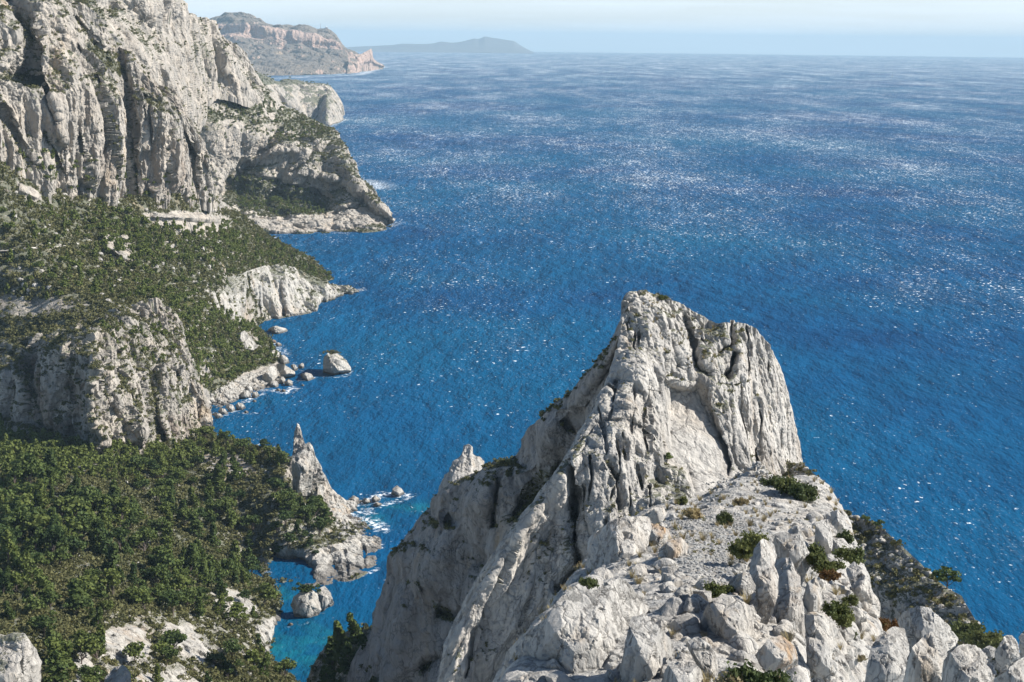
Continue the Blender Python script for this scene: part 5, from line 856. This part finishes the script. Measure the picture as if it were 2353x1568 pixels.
for a in [(1664, 1208, None, 1.35, "spiky dark green bush alone on the gravel", 0, M_bush), (1700, 1162, None, 1.1, "sparse leafless-looking shrub behind the spiky bush", 1, M_dry), (1808, 1135, None, 2.6, "long dark bush along the crest below the peak", 3, M_bush), (1845, 1150, None, 2.2, "lower end of the long crest bush", 1, M_bush), (1780, 1118, None, 1.8, "upper end of the long crest bush beside the stone heap", 3, M_bush),
          (1568, 1160, None, 1.1, "small grey green shrub on the crest's left shoulder", 2, M_bush), (1590, 1192, None, 1.3, "brown twiggy shrub by the far left of the gravel", 1, M_dry), (1735, 1262, 117, 1.7, "dark green mound of bush in the hollow behind the leaning pillar", 3, M_bush), (1700, 1280, 117, 1.4, "left lobe of bush under the mound behind the leaning pillar", 1, M_bush),
          (1642, 1372, 97, 1.25, "round olive bush above the smooth-faced block", 3, M_bush), (1872, 1300, 110, 1.5, "bright olive bush in the gully right of the knobbly block", 0, M_bush), (1893, 1318, 110, 1.5, "olive bush with red leaves in the right-hand gully", 3, M_bush), (1905, 1332, 108, .9, "small red and orange leaved shrub at the gully's lower lip", 1, M_red), (1918, 1418, 98, 1.2, "leggy green bush on the white slab by the flat grey slab", 1, M_bush),
          (1938, 1440, 98, 1.3, "taller green bush on the white slab", 0, M_bush), (1955, 1390, 106, .8, "small yellow green bush on the edge of the white slab", 2, M_bush), (1720, 1600, 70, 1.9, "blue green bush at the very bottom under the brown wedge", 3, M_bush), (1690, 1595, 70, 1.2, "dry grassy clump beside the bottom bush", 1, M_dry), (1520, 690, None, 1.6, "dark bush on the very top of the white peak", 3, M_bush),
          (1352, 1350, 84, .7, "dry grey shrub on the hump-backed block", 2, M_bush), (1960, 1290, 125, 1.6, "grey green bush down the ridge edge above the curved slab", 3, M_bush), (1940, 1255, 140, 1.4, "upright bush at the ridge edge", 0, M_bush), (2010, 1462, 118, 1.5, "green bush between the white slab and the corner rocks", 3, M_bush), (2040, 1452, 118, 1.3, "russet bush beside the corner rocks", 1, M_red), (1952, 1465, 100, .6, "tuft on the lower white slab, uppermost", 2, M_bush), (1978, 1520, 98, .5, "round yellowish tuft low on the white slab", 2, M_dry), (2260, 1600, 55, .5, "thin yellow plant in front of the corner rocks", 1, M_bush),
          (2215, 1470, 240, 3.8, "large dark bush low on the far scrubby slope", 3, M_bush), (2270, 1490, 232, 3.5, "second dark bush low on the slope, nearer the corner rocks", 1, M_bush)]:
    x, y, Y, s, lab, k, mat = a
    key = "G" if y < 800 else "H"; put_bush(x, y, Y, s, lab, k, mat, key)
bl = []
for k in range(5):
    rs = np.random.RandomState(800 + k); n = 60; a = rs.rand(n) * 6.28; l = .35 + .4 * rs.rand(n); d = np.stack([np.cos(a) * l * .6, np.sin(a) * l * .6, l], 1); wv = np.stack([-np.sin(a), np.cos(a), 0 * a], 1) * .02; b0 = rs.randn(n, 3) * [.06, .06, 0]
    bl.append((np.stack([b0 - wv, b0 + wv, b0 + d * .99 + wv * .3, b0 + d - wv * .3], 1).reshape(-1, 3), np.arange(4 * n).reshape(-1, 4)))
pos, scl = [], []
for key, n, poly in (("H", 260, None), ("J", 200, None), ("G", 60, [(1470, 680), (1660, 760), (1640, 880), (1500, 800)])):
    i = pick(key, n, poly, up=.2); pos.append(RELS[key]['P'][i]); scl.append(.5 + .7 * rng.rand(len(i)))
V, F = tile(bl, np.concatenate(pos), np.concatenate(scl)); stuff(link("dry_grass", mesh_from("dry_grass", V, F), [M_dry]), "straw coloured grass tufts in cracks of the ridge")
islp = at(763, 812, float(atz(770, 866)[1]) + 4)
V, F = tile(SP, islp + rng.randn(46, 3) * [2.4, 1.2, .5] + [0, 0, .3], .5 + .9 * rng.rand(46)); stuff(link("islet_undergrowth", mesh_from("islet_undergrowth", V, F), [M_shrub]), "low scrub on the crown of the large islet")
i2 = at(706, 1356, float(atz(705, 1420)[1]) + 4); V, F = tile(SP, i2 + rng.randn(60, 3) * [2.2, 1.2, .5] + [0, 0, .2], .6 + .8 * rng.rand(60)); stuff(link("islet_undergrowth", mesh_from("islet_undergrowth", V, F), [M_pine]), "green bushes on top of the split islet in the cove")
# ------------------------------------------------------------------ path, mast, boat
pp = [(-30, 580), (0, 578), (40, 575), (80, 572), (120, 570), (160, 566), (190, 560), (210, 552), (224, 542), (236, 532), (248, 526)]
pp = crom(np.array(pp, float), 90, 0); C_ = np.array([nearP("C", x, y) for x, y in pp]); C_[:, 0] = np.convolve(np.pad(C_[:, 0], 3, 'edge'), np.ones(7) / 7, 'valid'); C_[:, 1] = np.convolve(np.pad(C_[:, 1], 3, 'edge'), np.ones(7) / 7, 'valid')
V = np.concatenate([np.stack([C_ + [0, d, .35 + .25 * max(0, d)]]) for d in (-1.6, -.5, .6, 1.7)]).reshape(4, -1, 3)
o = link("footpath", mesh_from("footpath", V.reshape(-1, 3), gridfaces(4, V.shape[1])), [M_path]); o['kind'] = 'structure'; o['label'] = 'thin pale footpath crossing the wooded slope'
M_white = flat_mat("white_paint", (.8, .8, .78)); M_mast = flat_mat("grey_metal", (.25, .25, .27))
def boxv(c, s):
    V = np.array([(x, y, z) for z in (0, 1) for y in (-.5, .5) for x in (-.5, .5)]) * s + c; return V, np.array([(0, 2, 3, 1), (4, 5, 7, 6), (0, 1, 5, 4), (2, 6, 7, 3), (0, 4, 6, 2), (1, 3, 7, 5)])
p = at(736.5, 64.5, 11480); r = bpy.data.objects.new("signal_mast", None); sc.collection.objects.link(r); r.location = p; tag(r, "thin signal mast on top of the distant cape", "mast")
V, F = tube([[0, 0, -8], [0, 0, 14], [0, 0, 34]], [1.6, 1.0, .5], 6); link("lattice_tower", mesh_from("lattice_tower", V, F), [M_mast], r)
V, F = merge([boxv(np.array([0, 0, 22.0]), (5, 1.5, 1.2)), boxv(np.array([0, 0, 28.0]), (3.5, 1.2, 1.2))]); link("aerial", mesh_from("aerial", V, F), [M_mast], r)
p = at(750.5, 65, 11470); r = bpy.data.objects.new("radar_station", None); sc.collection.objects.link(r); r.location = p; tag(r, "small white domed building beside the mast on the distant cape", "building")
V, F = boxv(np.array([0, 0, -6.0]), (20, 12, 12)); link("wall", mesh_from("wall", V, F), [M_white], r)
u = np.linspace(0, np.pi / 2, 7); v = np.linspace(0, 2 * np.pi, 14, endpoint=False); G = np.stack([np.outer(np.cos(u), np.cos(v)) * 5 - 2, np.outer(np.cos(u), np.sin(v)) * 5, np.outer(np.sin(u), np.ones(14)) * 7 + 6], -1)
link("dome", mesh_from("dome", G.reshape(-1, 3), gridfaces(7, 14, True), smooth=True), [M_white], r)
p = atz(2050, 177, -7.0); r = bpy.data.objects.new("sailing_boat", None); sc.collection.objects.link(r); r.location = p; r.rotation_euler = (0, 0, .9); tag(r, "tiny boat with bare mast far out on the open sea", "boat")
hx = np.linspace(-9, 9, 13); hw = 2.3 * np.sqrt(np.clip(1 - (hx / 9.2) ** 2, 0, 1)) * (1 - .15 * (hx < 0)); HU = np.array([[(x, -w_, 1.8 + .02 * abs(x)), (x, -w_ * .7, 0), (x, 0, -.9), (x, w_ * .7, 0), (x, w_, 1.8 + .02 * abs(x)), (x, 0, 2.0)] for x, w_ in zip(hx, hw)])
link("hull", mesh_from("hull", HU.reshape(-1, 3), gridfaces(13, 6, True)), [M_white], r)
V, F = tube([[0, 0, 1], [0, 0, 12], [0, 0, 24]], [.5, .45, .35], 6); link("mast", mesh_from("mast", V, F), [M_mast], r)
V, F = tube([[-.3, 0, 3.4], [-4, 0, 3.3], [-8, 0, 3.3]], [.3, .3, .25], 6); link("boom", mesh_from("boom", V, F), [M_mast], r)

# ------------------------------------------------------------------ haze
def build_haze():
    x, y0, y1, z0, z1 = 66000, -400, 66000, -330, 475
    V = np.array([(sx * x, y, z) for z in (z0, z1) for y in (y0, y1) for sx in (-1, 1)])
    F = np.array([(0, 2, 3, 1), (4, 5, 7, 6), (0, 1, 5, 4), (2, 6, 7, 3), (0, 4, 6, 2), (1, 3, 7, 5)])
    m = bpy.data.materials.new("haze_air"); m.use_nodes = True; t = m.node_tree; t.nodes.clear()
    v = t.nodes.new("ShaderNodeVolumePrincipled"); o = t.nodes.new("ShaderNodeOutputMaterial"); t.links.new(v.outputs[0], o.inputs['Volume'])
    v.inputs['Color'].default_value = (.58, .82, 1.0, 1); v.inputs['Density'].default_value = HAZE; v.inputs['Anisotropy'].default_value = 0.0
    o = link("haze", mesh_from("haze", V, F), [m]); o['kind'] = 'stuff'; o['label'] = 'blue sea haze fading the far capes'
HAZE = 3.3e-5
build_haze()
